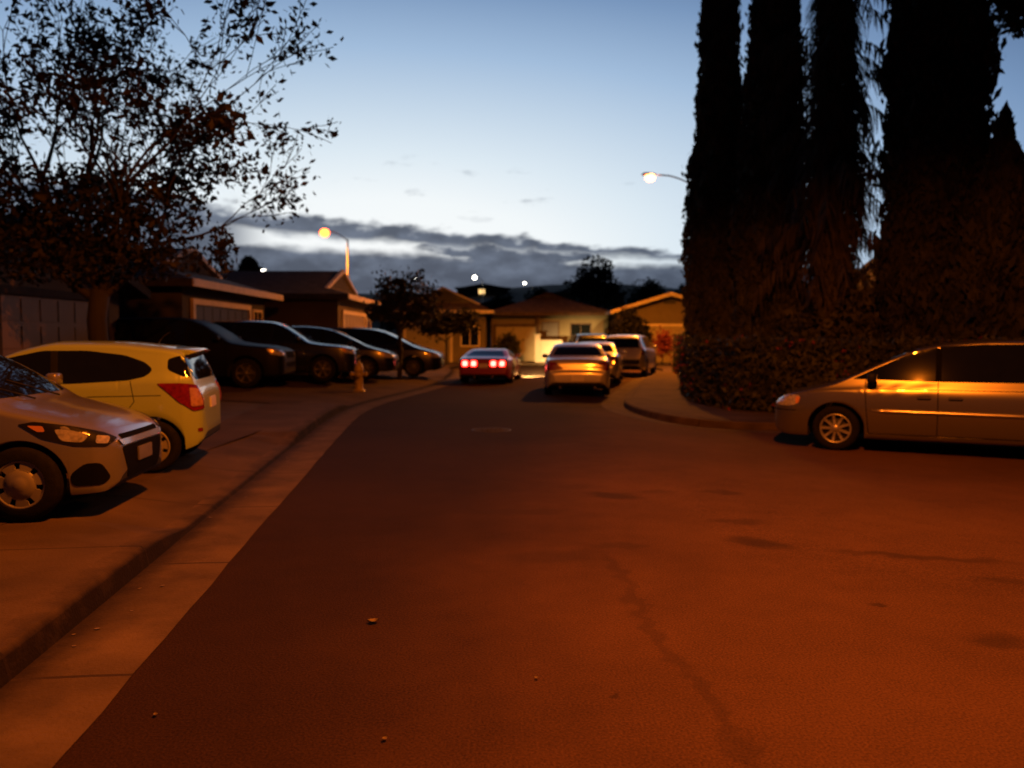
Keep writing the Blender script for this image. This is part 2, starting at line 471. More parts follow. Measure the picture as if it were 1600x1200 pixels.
def panel(B, pts, alpha, off=.006, depth=.02, grid=.045, mirror=False, smooth=True):
    """pts: approximate (x,y,z) outline on the left half; alpha: view direction (0 side, 90 front, -90 rear).
    The outline is laid on the body's surface and given a lip."""
    a = R(alpha)
    nrm = Vector((math.sin(a), math.cos(a), 0)); uh = Vector((math.cos(a), -math.sin(a), 0))
    bm = bmesh.new()
    uv = [(Vector((p[0], p[1], 0)).dot(uh), p[2]) for p in pts]
    bm.faces.new([bm.verts.new((u, v, 0)) for u, v in uv])
    u0, u1 = min(p[0] for p in uv), max(p[0] for p in uv); v0, v1 = min(p[1] for p in uv), max(p[1] for p in uv)
    k = u0 + grid
    while k < u1 - .004:
        bmesh.ops.bisect_plane(bm, geom=bm.verts[:] + bm.edges[:] + bm.faces[:], plane_co=(k, 0, 0), plane_no=(1, 0, 0)); k += grid
    k = v0 + grid
    while k < v1 - .004:
        bmesh.ops.bisect_plane(bm, geom=bm.verts[:] + bm.edges[:] + bm.faces[:], plane_co=(0, k, 0), plane_no=(0, 1, 0)); k += grid
    for v in bm.verts:
        o = uh * v.co.x + Vector((0, 0, v.co.y)) + nrm * 6
        hit, n, i, d = B.bvh.ray_cast(o, -nrm)
        if hit is None:
            q = uh * v.co.x + Vector((0, 0, v.co.y)) + nrm * .6
            hit, n, i, d = B.bvh.find_nearest(q)
        v.co = hit + nrm * off * .4 + n * off * .6 if n.dot(nrm) > 0 else hit + nrm * off
    be = [e for e in bm.edges if len(e.link_faces) == 1]
    ex = bmesh.ops.extrude_edge_only(bm, edges=be)
    for g in ex['geom']:
        if isinstance(g, bmesh.types.BMVert): g.co -= nrm * (off + depth)
    bmesh.ops.recalc_face_normals(bm, faces=bm.faces[:])
    f0 = max(bm.faces, key=lambda f: abs(f.normal.dot(nrm)) * f.calc_area())
    if f0.normal.dot(nrm) < 0: bmesh.ops.reverse_faces(bm, faces=bm.faces[:])
    if mirror:
        for v in bm.verts: v.co.y = -v.co.y
        bmesh.ops.reverse_faces(bm, faces=bm.faces[:])
    for f in bm.faces: f.smooth = smooth
    for e in bm.edges:
        if len(e.link_faces) == 2 and e.calc_face_angle(0) > R(40): e.smooth = False
    return mesh_of(bm, 'panel')

def side_panel(B, xz, **k):
    return panel(B, [(x, 0, z) for x, z in xz], 0, **k)

def both(B, name, pts, alpha, material, root, **k):
    obs = []
    for mr in (False, True):
        obs.append(link(name, panel(B, pts, alpha, mirror=mr, **k), material, root))
    return obs

def round_poly(pts, r=.03, seg=3):
    out = []
    n = len(pts)
    for i in range(n):
        p0, p1, p2 = Vector(pts[i - 1]), Vector(pts[i]), Vector(pts[(i + 1) % n])
        a, b = (p0 - p1), (p2 - p1)
        rr = min(r, a.length * .4, b.length * .4)
        A, Bq = p1 + a.normalized() * rr, p1 + b.normalized() * rr
        for k in range(seg + 1):
            t = k / seg
            out.append(tuple((A * (1 - t) ** 2 + p1 * 2 * t * (1 - t) + Bq * t * t)))
    return out

def wheel(root, x, y, sp, style, rimmat, steer=0):
    r, w = sp['wr'], sp['tw']
    sg = 1 if y > 0 else -1
    bm = bmesh.new()
    lathe(bm, [(.05, -.06 * sg), (r * .58, -.06 * sg), (r * .58, .02 * sg), (.05, .02 * sg)], 24, 'Y')
    hub = link('wheel', mesh_of(bm, 'wheel'), M['drum'], root)
    hub.location = (x, y - sg * w * .5, r); hub.rotation_euler = (0, 0, steer)
    bm = bmesh.new()
    ri = r * .66
    lathe(bm, [(ri, -w * .5), (r * .9, -w * .5), (r * .985, -w * .38), (r, -w * .2), (r, w * .2), (r * .985, w * .38), (r * .9, w * .5), (r * .8, w * .51), (ri + .008, w * .46), (ri, w * .40), (ri, -w * .5)], 40, 'Y', cap=False)
    link('tyre', mesh_of(bm, 'tyre'), M['tyre'], hub)
    bm = bmesh.new()
    e = w * .44 * sg
    R_ = ri + .004
    lathe(bm, [(R_, -w * .4 * sg), (R_, e), (R_ - .022, e + .004 * sg), (R_ - .03, e - .03 * sg), (R_ - .03, -w * .4 * sg)], 40, 'Y', cap=False)
    if style == 'cover':            # full wheel cover with slots round its edge
        n = 7
        lathe(bm, [(.001, e + .012 * sg), (.05, e + .012 * sg), (.07, e - .004 * sg), (R_ * .62, e + .004 * sg), (R_ * .63, e - .02 * sg), (.001, e - .02 * sg)], 36, 'Y')
        for k in range(n):
            a0 = 2 * PI * k / n
            a1 = a0 + 2 * PI / n * .70
            vs = []
            for rr, yy in ((R_ * .60, e + .004 * sg), (R_ - .012, e - .004 * sg)):
                for q in range(5):
                    a = a0 + (a1 - a0) * q / 4
                    vs.append(bm.verts.new((rr * math.cos(a), yy, rr * math.sin(a))))
            lo = [bm.verts.new((v.co.x, v.co.y - .018 * sg, v.co.z)) for v in vs]
            for q in range(4):
                bm.faces.new((vs[q], vs[q + 1], vs[q + 6], vs[q + 5]))
            loop = [0, 1, 2, 3, 4, 9, 8, 7, 6, 5]
            for q in range(10):
                i, j = loop[q], loop[(q + 1) % 10]
                bm.faces.new((vs[i], lo[i], lo[j], vs[j]))
    else:
        n = int(style)
        lathe(bm, [(.001, e + .004 * sg), (.045, e + .004 * sg), (.06, e - .012 * sg), (.06, e - .04 * sg), (.001, e - .04 * sg)], 24, 'Y')
        for k in range(n):
            a = 2 * PI * k / n
            ca, sa = math.cos(a), math.sin(a)
            w0, w1 = .026, .040 if n < 8 else .024
            prof = [(.04, w0, e - .008 * sg), (R_ * .6, (w0 + w1) / 2 * .9, e - .014 * sg), (R_ - .015, w1, e - .006 * sg)]
            rg = []
            for rr, hw, yy in prof:
                rg.append([bm.verts.new((rr * ca - q * hw * sa, y_, rr * sa + q * hw * ca)) for q, y_ in ((-1, yy - .03 * sg), (-.7, yy), (.7, yy), (1, yy - .03 * sg))])
            for i in range(2):
                for q in range(3):
                    bm.faces.new((rg[i][q], rg[i][q + 1], rg[i + 1][q + 1], rg[i + 1][q]))
    bmesh.ops.recalc_face_normals(bm, faces=bm.faces[:])
    link('rim', mesh_of(bm, 'rim'), rimmat, hub)

def mirror_part(root, x, y, z, material, s=1.0):
    for sg in (1, -1):
        bm = bmesh.new()
        box(bm, x - .05 * s, x + .06 * s, sg * y, sg * (y + .17 * s), z, z + .12 * s, bev=.03 * s) if sg > 0 else box(bm, x - .05 * s, x + .06 * s, -(y + .17 * s), -y, z, z + .12 * s, bev=.03 * s)
        box(bm, x - .02, x + .03, min(sg * (y - .1), sg * (y + .03)), max(sg * (y - .1), sg * (y + .03)), z - .01, z + .04)
        for f in bm.faces: f.smooth = True
        o = link('mirror', mesh_of(bm, 'mirror'), material, root)
        bm = bmesh.new()
        box(bm, x - .056 * s, x - .05 * s, min(sg * (y + .02 * s), sg * (y + .15 * s)), max(sg * (y + .02 * s), sg * (y + .15 * s)), z + .02 * s, z + .10 * s)
        link('mirror_glass', mesh_of(bm, 'mirror_glass'), M['chrome'], o)

def strip_pts(line, w):
    """thin ribbon outline along an (x,z) line"""
    up, dn = [], []
    for i, (x, z) in enumerate(line):
        a = Vector(line[max(i - 1, 0)]); b = Vector(line[min(i + 1, len(line) - 1)])
        t = (b - a).normalized(); n = Vector((-t.y, t.x))
        up.append((x + n.x * w / 2, z + n.y * w / 2)); dn.append((x - n.x * w / 2, z - n.y * w / 2))
    return up + dn[::-1]

def handle(B, root, x, z, material, mats_cup=None):
    for mr in (False, True):
        cup = link('door_handle', side_panel(B, round_poly([(x - .09, z - .025), (x + .09, z - .025), (x + .09, z + .03), (x - .09, z + .03)], .02), off=.002, mirror=mr), M['trim'], root)
        link('grip', side_panel(B, round_poly([(x - .085, z), (x + .085, z), (x + .085, z + .022), (x - .085, z + .022)], .008), off=.028, depth=.012, mirror=mr), material, cup)

def plate_part(root, x, z, facing, w=.31, h=.16, tilt=0):
    bm = bmesh.new()
    x0, x1 = (x - .012, x) if facing < 0 else (x, x + .012)
    box(bm, x0, x1, -w / 2, w / 2, z - h / 2, z + h / 2, bev=.004)
    return link('licence_plate', mesh_of(bm, 'plate'), M['plate'], root)

def make_car(kind, name, label, cat, pm, loc, heading, group, style='5', rimmat=None, detail=2, scale=1, pitch=0, roll=0, trims=True):
    B = body_of(kind); sp = B.sp
    root = thing(name, label, cat, loc, heading, group, pitch, scale)
    body = link('body', B.mesh.copy(), [pm, M['under']], root)
    rimmat = rimmat or M['rim']
    for ax in sp['axle']:
        for sg in (1, -1):
            wheel(root, ax, sg * (sp['track'] + sp['tw'] * .5 + .02), sp, style, rimmat)
    return root, B, body

def seams(B, root, lines, w=.008):
    for ln in lines:
        for mr in (False, True):
            link('door_seam', side_panel(B, strip_pts(ln, w), off=.0015, depth=.003, mirror=mr), M['seam'], root)

def door_set(B, root, pm): pass

def hatch(name, label, pm, loc, heading, group, scale=1):
    root, B, body = make_car('hatch', name, label, 'car', pm, loc, heading, group, 'cover', M['rimcap'], scale=scale)
    win = [(.88, .985), (.66, 1.12), (.3, 1.285), (-.05, 1.365), (-.5, 1.365), (-.9, 1.315), (-1.12, 1.235), (-1.21, 1.15), (-1.13, 1.075), (-.95, 1.035), (-.4, 1.005)]
    for mr in (False, True):
        w = link('side_window', side_panel(B, round_poly(win, .05), off=.004, mirror=mr), M['glass'], root)
        link('pillar_trim', side_panel(B, strip_pts([(-.20, 1.01), (-.17, 1.36)], .07), off=.007, mirror=mr), M['trim'], w)
    link('windscreen', panel(B, round_poly([(0, .62, .955), (0, -.62, .955), (0, -.49, 1.345), (0, .49, 1.345)], .06), 90, off=.004), M['glass'], root)
    rw = link('rear_window', panel(B, round_poly([(0, .60, 1.03), (0, .66, 1.16), (0, .57, 1.315), (0, -.57, 1.315), (0, -.66, 1.16), (0, -.60, 1.03)], .05), -90, off=.004), M['glass'], root)
    for mr in (False, True):
        link('quarter_glass', panel(B, round_poly([(-1.40, .70, 1.27), (-1.50, .64, 1.31), (-1.60, .58, 1.25), (-1.645, .61, 1.08), (-1.54, .715, 1.06), (-1.40, .745, 1.15)], .03), -48, off=.005, mirror=mr), M['glass'], rw)
    # roof spoiler
    bm = bmesh.new()
    pr = [(-1.36, 1.40), (-1.62, 1.375), (-1.66, 1.355), (-1.62, 1.335), (-1.40, 1.34)]
    n = 10; rings = []
    for k in range(n + 1):
        y = -.54 + 1.08 * k / n
        s_ = 1 - .25 * abs(y / .54) ** 3
        rings.append([bm.verts.new((-1.36 + (x + 1.36) * s_, y, z - .03 * (y / .54) ** 2 + .01)) for x, z in pr])
    for k in range(n):
        for q in range(5): bm.faces.new((rings[k][q], rings[k][(q + 1) % 5], rings[k + 1][(q + 1) % 5], rings[k + 1][q])).smooth = True
    bm.faces.new(rings[0]); bm.faces.new(rings[-1][::-1])
    bmesh.ops.recalc_face_normals(bm, faces=bm.faces[:])
    link('spoiler', mesh_of(bm, 'spoiler'), pm, root)
    bm = bmesh.new(); box(bm, -1.668, -1.655, -.12, .12, 1.352, 1.366)
    link('brake_light', mesh_of(bm, 'bl'), M['redlens'], root)
    # lamps
    both(B, 'headlight', round_poly([(1.18, .78, .765), (1.30, .77, .785), (1.55, .70, .74), (1.73, .56, .675), (1.79, .46, .62), (1.73, .58, .565), (1.56, .72, .585), (1.36, .78, .65)], .02), 45, M['trim'], root, off=.006)
    for mr in (False, True):
        h = [o for o in root.children if o.name.startswith('headlight')][0 if not mr else 1]
        link('lens', panel(B, round_poly([(1.43, .75, .725), (1.55, .71, .71), (1.63, .65, .665), (1.59, .68, .61), (1.47, .74, .63)], .03), 45, off=.010, mirror=mr), M['lens'], h)
        link('reflector', panel(B, round_poly([(1.67, .62, .66), (1.75, .53, .64), (1.73, .56, .59), (1.66, .63, .60)], .02), 45, off=.011, mirror=mr), M['lens'], h)
        link('marker_lamp', panel(B, round_poly([(1.25, .78, .755), (1.36, .765, .75), (1.38, .77, .705), (1.33, .78, .705)], .015), 45, off=.010, mirror=mr), M['amber'], h)
    for mr in (False, True):
        t = link('tail_light', panel(B, round_poly([(-1.27, .795, 1.0), (-1.5, .75, 1.0), (-1.62, .70, .985), (-1.665, .60, .96), (-1.71, .56, .70), (-1.62, .70, .68), (-1.48, .77, .79)], .03), -45, off=.012, mirror=mr), M['redlens'], root)
        link('reverse_lamp', panel(B, round_poly([(-1.585, .72, .95), (-1.655, .62, .93), (-1.69, .58, .74), (-1.60, .72, .73)], .03), -45, off=.017, mirror=mr), M['whitelens'], t)
    both(B, 'rear_reflector', round_poly([(-1.70, .60, .44), (-1.66, .66, .44), (-1.66, .66, .48), (-1.70, .60, .48)], .01), -60, M['redlens'], root, off=.006)
    # grille, intakes, bumper lip
    g = link('grille', panel(B, round_poly([(0, .44, .64), (0, -.44, .64), (0, -.40, .57), (0, .40, .57)], .03), 90, off=.006), M['seam'], root)
    link('grille_bar', panel(B, round_poly([(0, .50, .60), (0, -.50, .60), (0, -.46, .555), (0, .46, .555)], .015), 90, off=.016), pm, g)
    link('lower_grille', panel(B, round_poly([(0, .47, .54), (0, -.47, .54), (0, -.36, .27), (0, .36, .27)], .04), 90, off=.006), M['seam'], root)
    both(B, 'fog_recess', round_poly([(1.53, .735, .36), (1.61, .69, .445), (1.70, .62, .44), (1.75, .55, .31), (1.71, .61, .26), (1.55, .73, .265)], .04), 50, M['seam'], root, off=.006)
    link('front_plate', panel(B, [(0, .16, .50), (0, -.16, .50), (0, -.16, .385), (0, .16, .385)], 90, off=.02), M['dimplate'], root)
    link('rear_plate', panel(B, [(0, .16, .80), (0, -.16, .80), (0, -.16, .68), (0, .16, .68)], -90, off=.012), M['plate'], root)
    both(B, 'side_skirt', strip_pts([(.82, .225), (-.82, .235)], .05), 0, M['trim'], root) if False else None
    seams(B, root, [[(.86, .96), (.87, .6), (.80, .30)], [(-.22, 1.0), (-.20, .6), (-.24, .29)], [(-.98, 1.03), (-1.02, .80), (-.86, .58), (-.80, .33)], [(.80, .30), (-.24, .29), (-.80, .33)],
                    [(-1.30, .865), (-.6, .86), (0, .82), (.5, .76)]])
    handle(B, root, .02, .86, pm)
    mirror_part(root, .72, .80, .98, pm)
    for y0 in (.25, -.2):
        bm = bmesh.new(); tube(bm, [(1.05, y0, .93), (.93, y0 - .2, 1.005), (.80, y0 - .42, 1.085)], .008, 5)
        link('wiper', mesh_of(bm, 'wiper'), M['trim'], root)
    bm = bmesh.new(); tube(bm, [(-1.1, 0, 1.43), (-1.16, 0, 1.52), (-1.24, 0, 1.58)], [.01, .006, .003], 6)
    link('antenna', mesh_of(bm, 'antenna'), M['trim'], root)
    return root

def van(name, label, pm, loc, heading, group, scale=1, pitch=0, rim=None, roof=True):
    root, B, body = make_car('van', name, label, 'minivan', pm, loc, heading, group, '9', rim or M['rim'], scale=scale, pitch=pitch)
    g_ = globals()
    def panel(B, pts, alpha, **k): return g_['panel'](B, [(p[0], p[1], VZ(p[2])) for p in pts], alpha, **k)
    def side_panel(B, xz, **k): return panel(B, [(x, 0, z) for x, z in xz], 0, **k)
    def both(B, name, pts, alpha, material, root, **k):
        return g_['both'](B, name, [(p[0], p[1], VZ(p[2])) for p in pts], alpha, material, root, **k)
    wins = [[(1.30, 1.12), (.98, 1.30), (.58, 1.50), (.38, 1.575), (.17, 1.62), (.17, 1.10)],
            [(.155, 1.10), (.155, 1.635), (-.4, 1.672), (-1.075, 1.672), (-1.075, 1.11)],
            [(-1.09, 1.115), (-1.09, 1.672), (-1.8, 1.66), (-2.2, 1.60), (-2.30, 1.15)]]
    for w in wins:
        for mr in (False, True):
            link('side_window', side_panel(B, round_poly(w, .035), off=.004, mirror=mr), M['glass'], root)
    for mr in (False, True):
        for x_ in (.1625, -1.0825):
            link('pillar_trim', side_panel(B, strip_pts([(x_, 1.105), (x_, 1.61)], .075), off=.008, depth=.01, mirror=mr), M['seam'], root)
    link('windscreen', panel(B, round_poly([(0, .78, 1.12), (0, -.78, 1.12), (0, -.66, 1.59), (0, .66, 1.59)], .06), 90, off=.004), M['glass'], root)
    link('rear_window', panel(B, round_poly([(0, .74, 1.12), (0, .66, 1.56), (0, -.66, 1.56), (0, -.74, 1.12)], .06), -90, off=.004), M['glass'], root)
    for mr in (False, True):
        h = link('headlight', panel(B, round_poly([(2.06, .93, .84), (2.24, .85, .845), (2.40, .70, .79), (2.44, .62, .72), (2.40, .72, .66), (2.20, .88, .66), (2.06, .93, .70)], .05), 45, off=.006, mirror=mr), M['lens'], root)
        link('marker_lamp', panel(B, round_poly([(2.05, .935, .81), (2.10, .915, .82), (2.10, .915, .70), (2.06, .93, .72)], .02), 35, off=.010, mirror=mr), M['amber'], h)
        link('tail_light', panel(B, round_poly([(-2.40, .92, 1.25), (-2.52, .86, 1.25), (-2.58, .82, .80), (-2.42, .92, .80)], .03), -45, off=.008, mirror=mr), M['redlens'], root)
    link('grille', panel(B, round_poly([(0, .46, .74), (0, -.46, .74), (0, -.42, .58), (0, .42, .58)], .04), 90, off=.006), M['trim'], root)
    link('lower_grille', panel(B, round_poly([(0, .48, .48), (0, -.48, .48), (0, -.42, .40), (0, .42, .40)], .02), 90, off=.006), M['trim'], root)
    # bumper line, body side moulding, belt crease, sill
    for sg in (1, -1):
        bm = bmesh.new()
        tube(bm, [(1.03 - 2.1 * k / 12, sg * (B.side(1.03 - 2.1 * k / 12, .625) + .002), .628 - .006 * k / 12) for k in range(13)], [.008] + [.028] * 11 + [.008], 10)
        link('side_moulding', mesh_of(bm), M['moulding'], root)
    both(B, 'sill', [(p[0], 0, p[1]) for p in strip_pts([(1.08, .265), (0, .26), (-1.08, .27)], .05)], 0, pm, root, off=.016)
    both(B, 'bumper_line', [(p[0], p[1], p[2]) for p in [(2.1, .93, .60), (2.25, .86, .60), (2.44, .62, .60), (2.44, .62, .585), (2.25, .86, .585), (2.1, .93, .585)]], 45, M['seam'], root, off=.002, depth=.004)
    seams(B, root, [[(1.12, 1.07), (1.10, .7), (1.06, .29)], [(.165, 1.10), (.16, .6), (.165, .29)], [(-1.085, 1.10), (-1.08, .6), (-1.09, .33)], [(1.06, .29), (-1.09, .295)], [(1.12, .945), (0, .955), (-2.3, .97)]], .012)
    handle(B, root, .34, .83, pm); handle(B, root, -.06, .83, pm)
    mirror_part(root, 1.02, .92, 1.045, M['trim'], 1.15)
    if roof:
        for sg in (1, -1):
            bm = bmesh.new(); tube(bm, [(-.3, sg * .58, 1.70), (-.4, sg * .58, 1.775), (-1.8, sg * .58, 1.775), (-1.9, sg * .58, 1.70)], .016, 6)
            link('roof_rail', mesh_of(bm, 'rail'), M['trim'], root)
    return root

def sedan(name, label, pm, loc, heading, group):
    root, B, body = make_car('sedan', name, label, 'car', pm, loc, heading, group, '6', M['rim'])
    wins = [[(.80, .965), (.42, 1.14), (.1, 1.265), (-.12, 1.31), (-.16, .985)], [(-.22, .985), (-.18, 1.315), (-.6, 1.325), (-.95, 1.27), (-1.22, 1.10), (-1.25, 1.0)]]
    for w in wins:
        for mr in (False, True):
            link('side_window', side_panel(B, round_poly(w, .03), off=.004, mirror=mr), M['glass'], root)
    link('windscreen', panel(B, round_poly([(0, .68, .99), (0, -.68, .99), (0, -.54, 1.30), (0, .54, 1.30)], .05), 90, off=.004), M['glass'], root)
    link('rear_window', panel(B, round_poly([(0, .66, 1.085), (0, .52, 1.31), (0, -.52, 1.31), (0, -.66, 1.085)], .05), -90, off=.004), M['glass'], root)
    for mr in (False, True):
        link('tail_light', panel(B, round_poly([(-2.06, .82, .90), (-2.24, .75, .92), (-2.27, .58, .92), (-2.30, .36, .74), (-2.28, .60, .70), (-2.20, .78, .70), (-2.06, .83, .74)], .03), -62, off=.008, mirror=mr), M['redlens'], root)
        link('headlight', panel(B, round_poly([(2.0, .82, .70), (2.2, .72, .68), (2.30, .58, .62), (2.26, .66, .54), (2.0, .83, .56)], .03), 50, off=.006, mirror=mr), M['lens'], root)
    link('grille', panel(B, round_poly([(0, .36, .60), (0, -.36, .60), (0, -.32, .50), (0, .32, .50)], .03), 90, off=.006), M['trim'], root)
    link('boot_seam', panel(B, [(0, .62, .655), (0, -.62, .655), (0, -.62, .645), (0, .62, .645)], -90, off=.002, depth=.004), M['seam'], root)
    lip = link('boot_trim', panel(B, round_poly([(0, .30, .80), (0, -.30, .80), (0, -.30, .775), (0, .30, .775)], .008), -90, off=.014), M['chrome'], root)
    link('licence_plate', panel(B, round_poly([(0, .165, .585), (0, -.165, .585), (0, -.165, .43), (0, .165, .43)], .012), -90, off=.016), M['plate'], root)
    link('rear_bumper_lip', panel(B, [(0, .70, .40), (0, -.70, .40), (0, -.66, .385), (0, .66, .385)], -90, off=.010), M['trim'], root)
    for sg in (.45, -.45):
        bm = bmesh.new(); tube(bm, [(-2.1, sg, .27), (-2.38, sg, .265)], .03, 10); link('exhaust', mesh_of(bm, 'ex'), M['chrome'], root)
    both(B, 'side_moulding', [(p[0], 0, p[1]) for p in strip_pts([(.92, .50), (-.88, .50)], .045)], 0, pm, root, off=.016)
    seams(B, root, [[(.86, .95), (.86, .28)], [(-.19, .98), (-.19, .28)], [(-.95, .98), (-.88, .62), (-.86, .45)]])
    handle(B, root, .0, .80, pm); handle(B, root, -.98, .80, pm)
    mirror_part(root, .62, .84, .96, pm)
    return root

def suv(name, label, pm, loc, heading, group, cat='suv', scale=1, pitch=0, rim=None, screen=None):
    root, B, body = make_car('suv', name, label, cat, pm, loc, heading, group, '6', rim or M['rim'], scale=scale, pitch=pitch)
    wins = [[(.86, 1.13), (.58, 1.32), (.26, 1.49), (.06, 1.555), (.02, 1.14)], [(-.06, 1.14), (-.02, 1.57), (-.5, 1.585), (-.98, 1.575), (-1.02, 1.15)], [(-1.10, 1.155), (-1.06, 1.575), (-1.6, 1.555), (-1.86, 1.50), (-1.98, 1.20)]]
    for w in wins:
        for mr in (False, True):
            link('side_window', side_panel(B, round_poly(w, .03), off=.004, mirror=mr), M['glass'], root)
    link('windscreen', panel(B, round_poly([(0, .72, 1.15), (0, -.72, 1.15), (0, -.60, 1.56), (0, .60, 1.56)], .05), 90, off=.004), screen or M['glass'], root)
    link('rear_window', panel(B, round_poly([(0, .70, 1.16), (0, .62, 1.53), (0, -.62, 1.53), (0, -.70, 1.16)], .05), -90, off=.004), M['glass'], root)
    for mr in (False, True):
        h = link('headlight', panel(B, round_poly([(1.86, .88, .93), (2.04, .82, .92), (2.20, .66, .88), (2.23, .56, .80), (2.16, .72, .76), (1.95, .86, .80)], .03), 48, off=.006, mirror=mr), M['lens'], root)
        link('marker_lamp', panel(B, round_poly([(1.88, .88, .92), (2.0, .84, .91), (2.0, .84, .82), (1.94, .86, .82)], .02), 40, off=.010, mirror=mr), M['amber'], h)
        link('tail_light', panel(B, round_poly([(-2.06, .88, 1.16), (-2.20, .82, 1.16), (-2.27, .74, .88), (-2.10, .87, .88)], .03), -50, off=.008, mirror=mr), M['redlens'], root)
    link('grille', panel(B, round_poly([(0, .48, .86), (0, -.48, .86), (0, -.44, .70), (0, .44, .70)], .03), 90, off=.006), M['seam'], root)
    link('lower_grille', panel(B, round_poly([(0, .55, .60), (0, -.55, .60), (0, -.5, .50), (0, .5, .50)], .03), 90, off=.006), M['seam'], root)
    link('licence_plate', panel(B, round_poly([(0, .165, .96), (0, -.165, .96), (0, -.165, .81), (0, .165, .81)], .012), -90, off=.014), M['plate'], root)
    link('rear_bumper', panel(B, round_poly([(0, .72, .70), (0, -.72, .70), (0, -.70, .50), (0, .70, .50)], .04), -90, off=.03), M['trim'], root)
    seams(B, root, [[(.92, 1.08), (.90, .40)], [(-.02, 1.13), (-.02, .40)], [(-.98, 1.13), (-.90, .70)]])
    handle(B, root, .14, .96, pm); handle(B, root, -.84, .98, pm)
    mirror_part(root, .72, .86, 1.12, pm)
    return root

def coupe(name, label, pm, loc, heading, group):
    root, B, body = make_car('coupe', name, label, 'sports car', pm, loc, heading, group, '5', M['rim'])
    for mr in (False, True):
        link('side_window', side_panel(B, round_poly([(.38, .865), (.1, .98), (-.2, 1.075), (-.55, 1.10), (-.62, .885)], .03), off=.004, mirror=mr), M['glass'], root)
        link('quarter_window', side_panel(B, round_poly([(-.72, .885), (-.68, 1.085), (-1.05, 1.02), (-1.3, .90)], .03), off=.004, mirror=mr), M['glass'], root)
    link('windscreen', panel(B, round_poly([(0, .66, .90), (0, -.66, .90), (0, -.52, 1.09), (0, .52, 1.09)], .05), 90, off=.004), M['glass'], root)
    link('rear_window', panel(B, round_poly([(0, .66, .915), (0, .50, 1.115), (0, -.50, 1.115), (0, -.66, .915)], .05), -90, off=.004), M['glass'], root)
    link('rear_panel', panel(B, round_poly([(0, .76, .80), (0, -.76, .80), (0, -.74, .58), (0, .74, .58)], .04), -90, off=.004), pm, root)
    for y in (.62, .33, -.33, -.62):
        t = link('tail_light', panel(B, round_poly([(0, y + .11, .79), (0, y - .11, .79), (0, y - .11, .59), (0, y + .11, .59)], .06), -90, off=.014), M['redglow'], root)
        link('bulb', panel(B, round_poly([(0, y + .078, .77), (0, y - .078, .77), (0, y - .078, .61), (0, y + .078, .61)], .05), -90, off=.020), M['redcore'], t)
    link('licence_plate', panel(B, round_poly([(0, .155, .685), (0, -.155, .685), (0, -.155, .55), (0, .155, .55)], .01), -90, off=.016), M['plate'], root)
    for mr in (False, True):
        link('headlight', panel(B, round_poly([(2.12, .72, .55), (2.22, .58, .53), (2.25, .50, .47), (2.14, .74, .48)], .02), 60, off=.008, mirror=mr), M['headglow'], root)
    for sg in (.3, -.3):
        bm = bmesh.new(); tube(bm, [(-2.0, sg, .25), (-2.25, sg, .245)], .04, 10); link('exhaust', mesh_of(bm, 'ex'), M['chrome'], root)
    seams(B, root, [[(.46, .83), (.44, .28)], [(-.64, .86), (-.62, .32)]])
    handle(B, root, -.48, .74, pm)
    mirror_part(root, .28, .84, .86, pm)
    return root
#PART2
# ------------------------------------------------------------------ the setting
def catmull(P, step=.4):
    P = [Vector(p) for p in P]; out = []
    for i in range(len(P) - 1):
        p0, p1, p2, p3 = P[max(i - 1, 0)], P[i], P[i + 1], P[min(i + 2, len(P) - 1)]
        n = max(2, int((p2 - p1).length / step))
        for k in range(n):
            t = k / n
            out.append(.5 * (2 * p1 + (p2 - p0) * t + (2 * p0 - 5 * p1 + 4 * p2 - p3) * t * t + (3 * p1 - p0 - 3 * p2 + p3) * t ** 3))
    out.append(P[-1])
    return out

EDGE = catmull([(-1.0, -10), (-1.33, 0), (-1.62, 2.75), (-2.16, 7.5), (-2.68, 12.2), (-3.0, 15.6), (-3.0, 18.2), (-2.68, 20.8), (-2.25, 24), (-2.05, 27), (-2.0, 31),
                (-2.2, 36), (-2.5, 40), (-1.2, 44.2), (2, 45.6), (5.2, 44), (6.5, 40), (6.3, 36), (5.05, 31.5), (3.6, 26), (2.5, 21), (2.08, 18.2), (2.16, 16.4), (2.62, 15), (3.3, 14.4),
                (4.1, 14.25), (4.9, 14.1), (6.2, 13.7), (8, 12.95), (12, 10.9), (20, 6.6), (34, -1)])
TAN, NRM, LIM = [], [], []
for i in range(len(EDGE)):
    t = (EDGE[min(i + 1, len(EDGE) - 1)] - EDGE[max(i - 1, 0)]).normalized()
    TAN.append(t); NRM.append(Vector((-t.y, t.x)))
for i in range(len(EDGE)):
    a, b = TAN[max(i - 2, 0)], TAN[min(i + 2, len(EDGE) - 1)]
    dth = math.atan2(a.x * b.y - a.y * b.x, a.dot(b))
    ds = sum((EDGE[min(j + 1, len(EDGE) - 1)] - EDGE[j]).length for j in range(max(i - 2, 0), min(i + 2, len(EDGE) - 1)))
    k = dth / max(ds, 1e-6)
    LIM.append(.8 / k if k > .05 else 99)
DRIVES = [(5.9, 11.4), (17.2, 29.5)]
def curb_h(p):
    h = .135
    if p.x < 0:
        for a, b in DRIVES:
            q = sstep(a - .5, a + .35, p.y) * (1 - sstep(b - .35, b + .5, p.y))
            h = min(h, .135 - .10 * q)
    return h

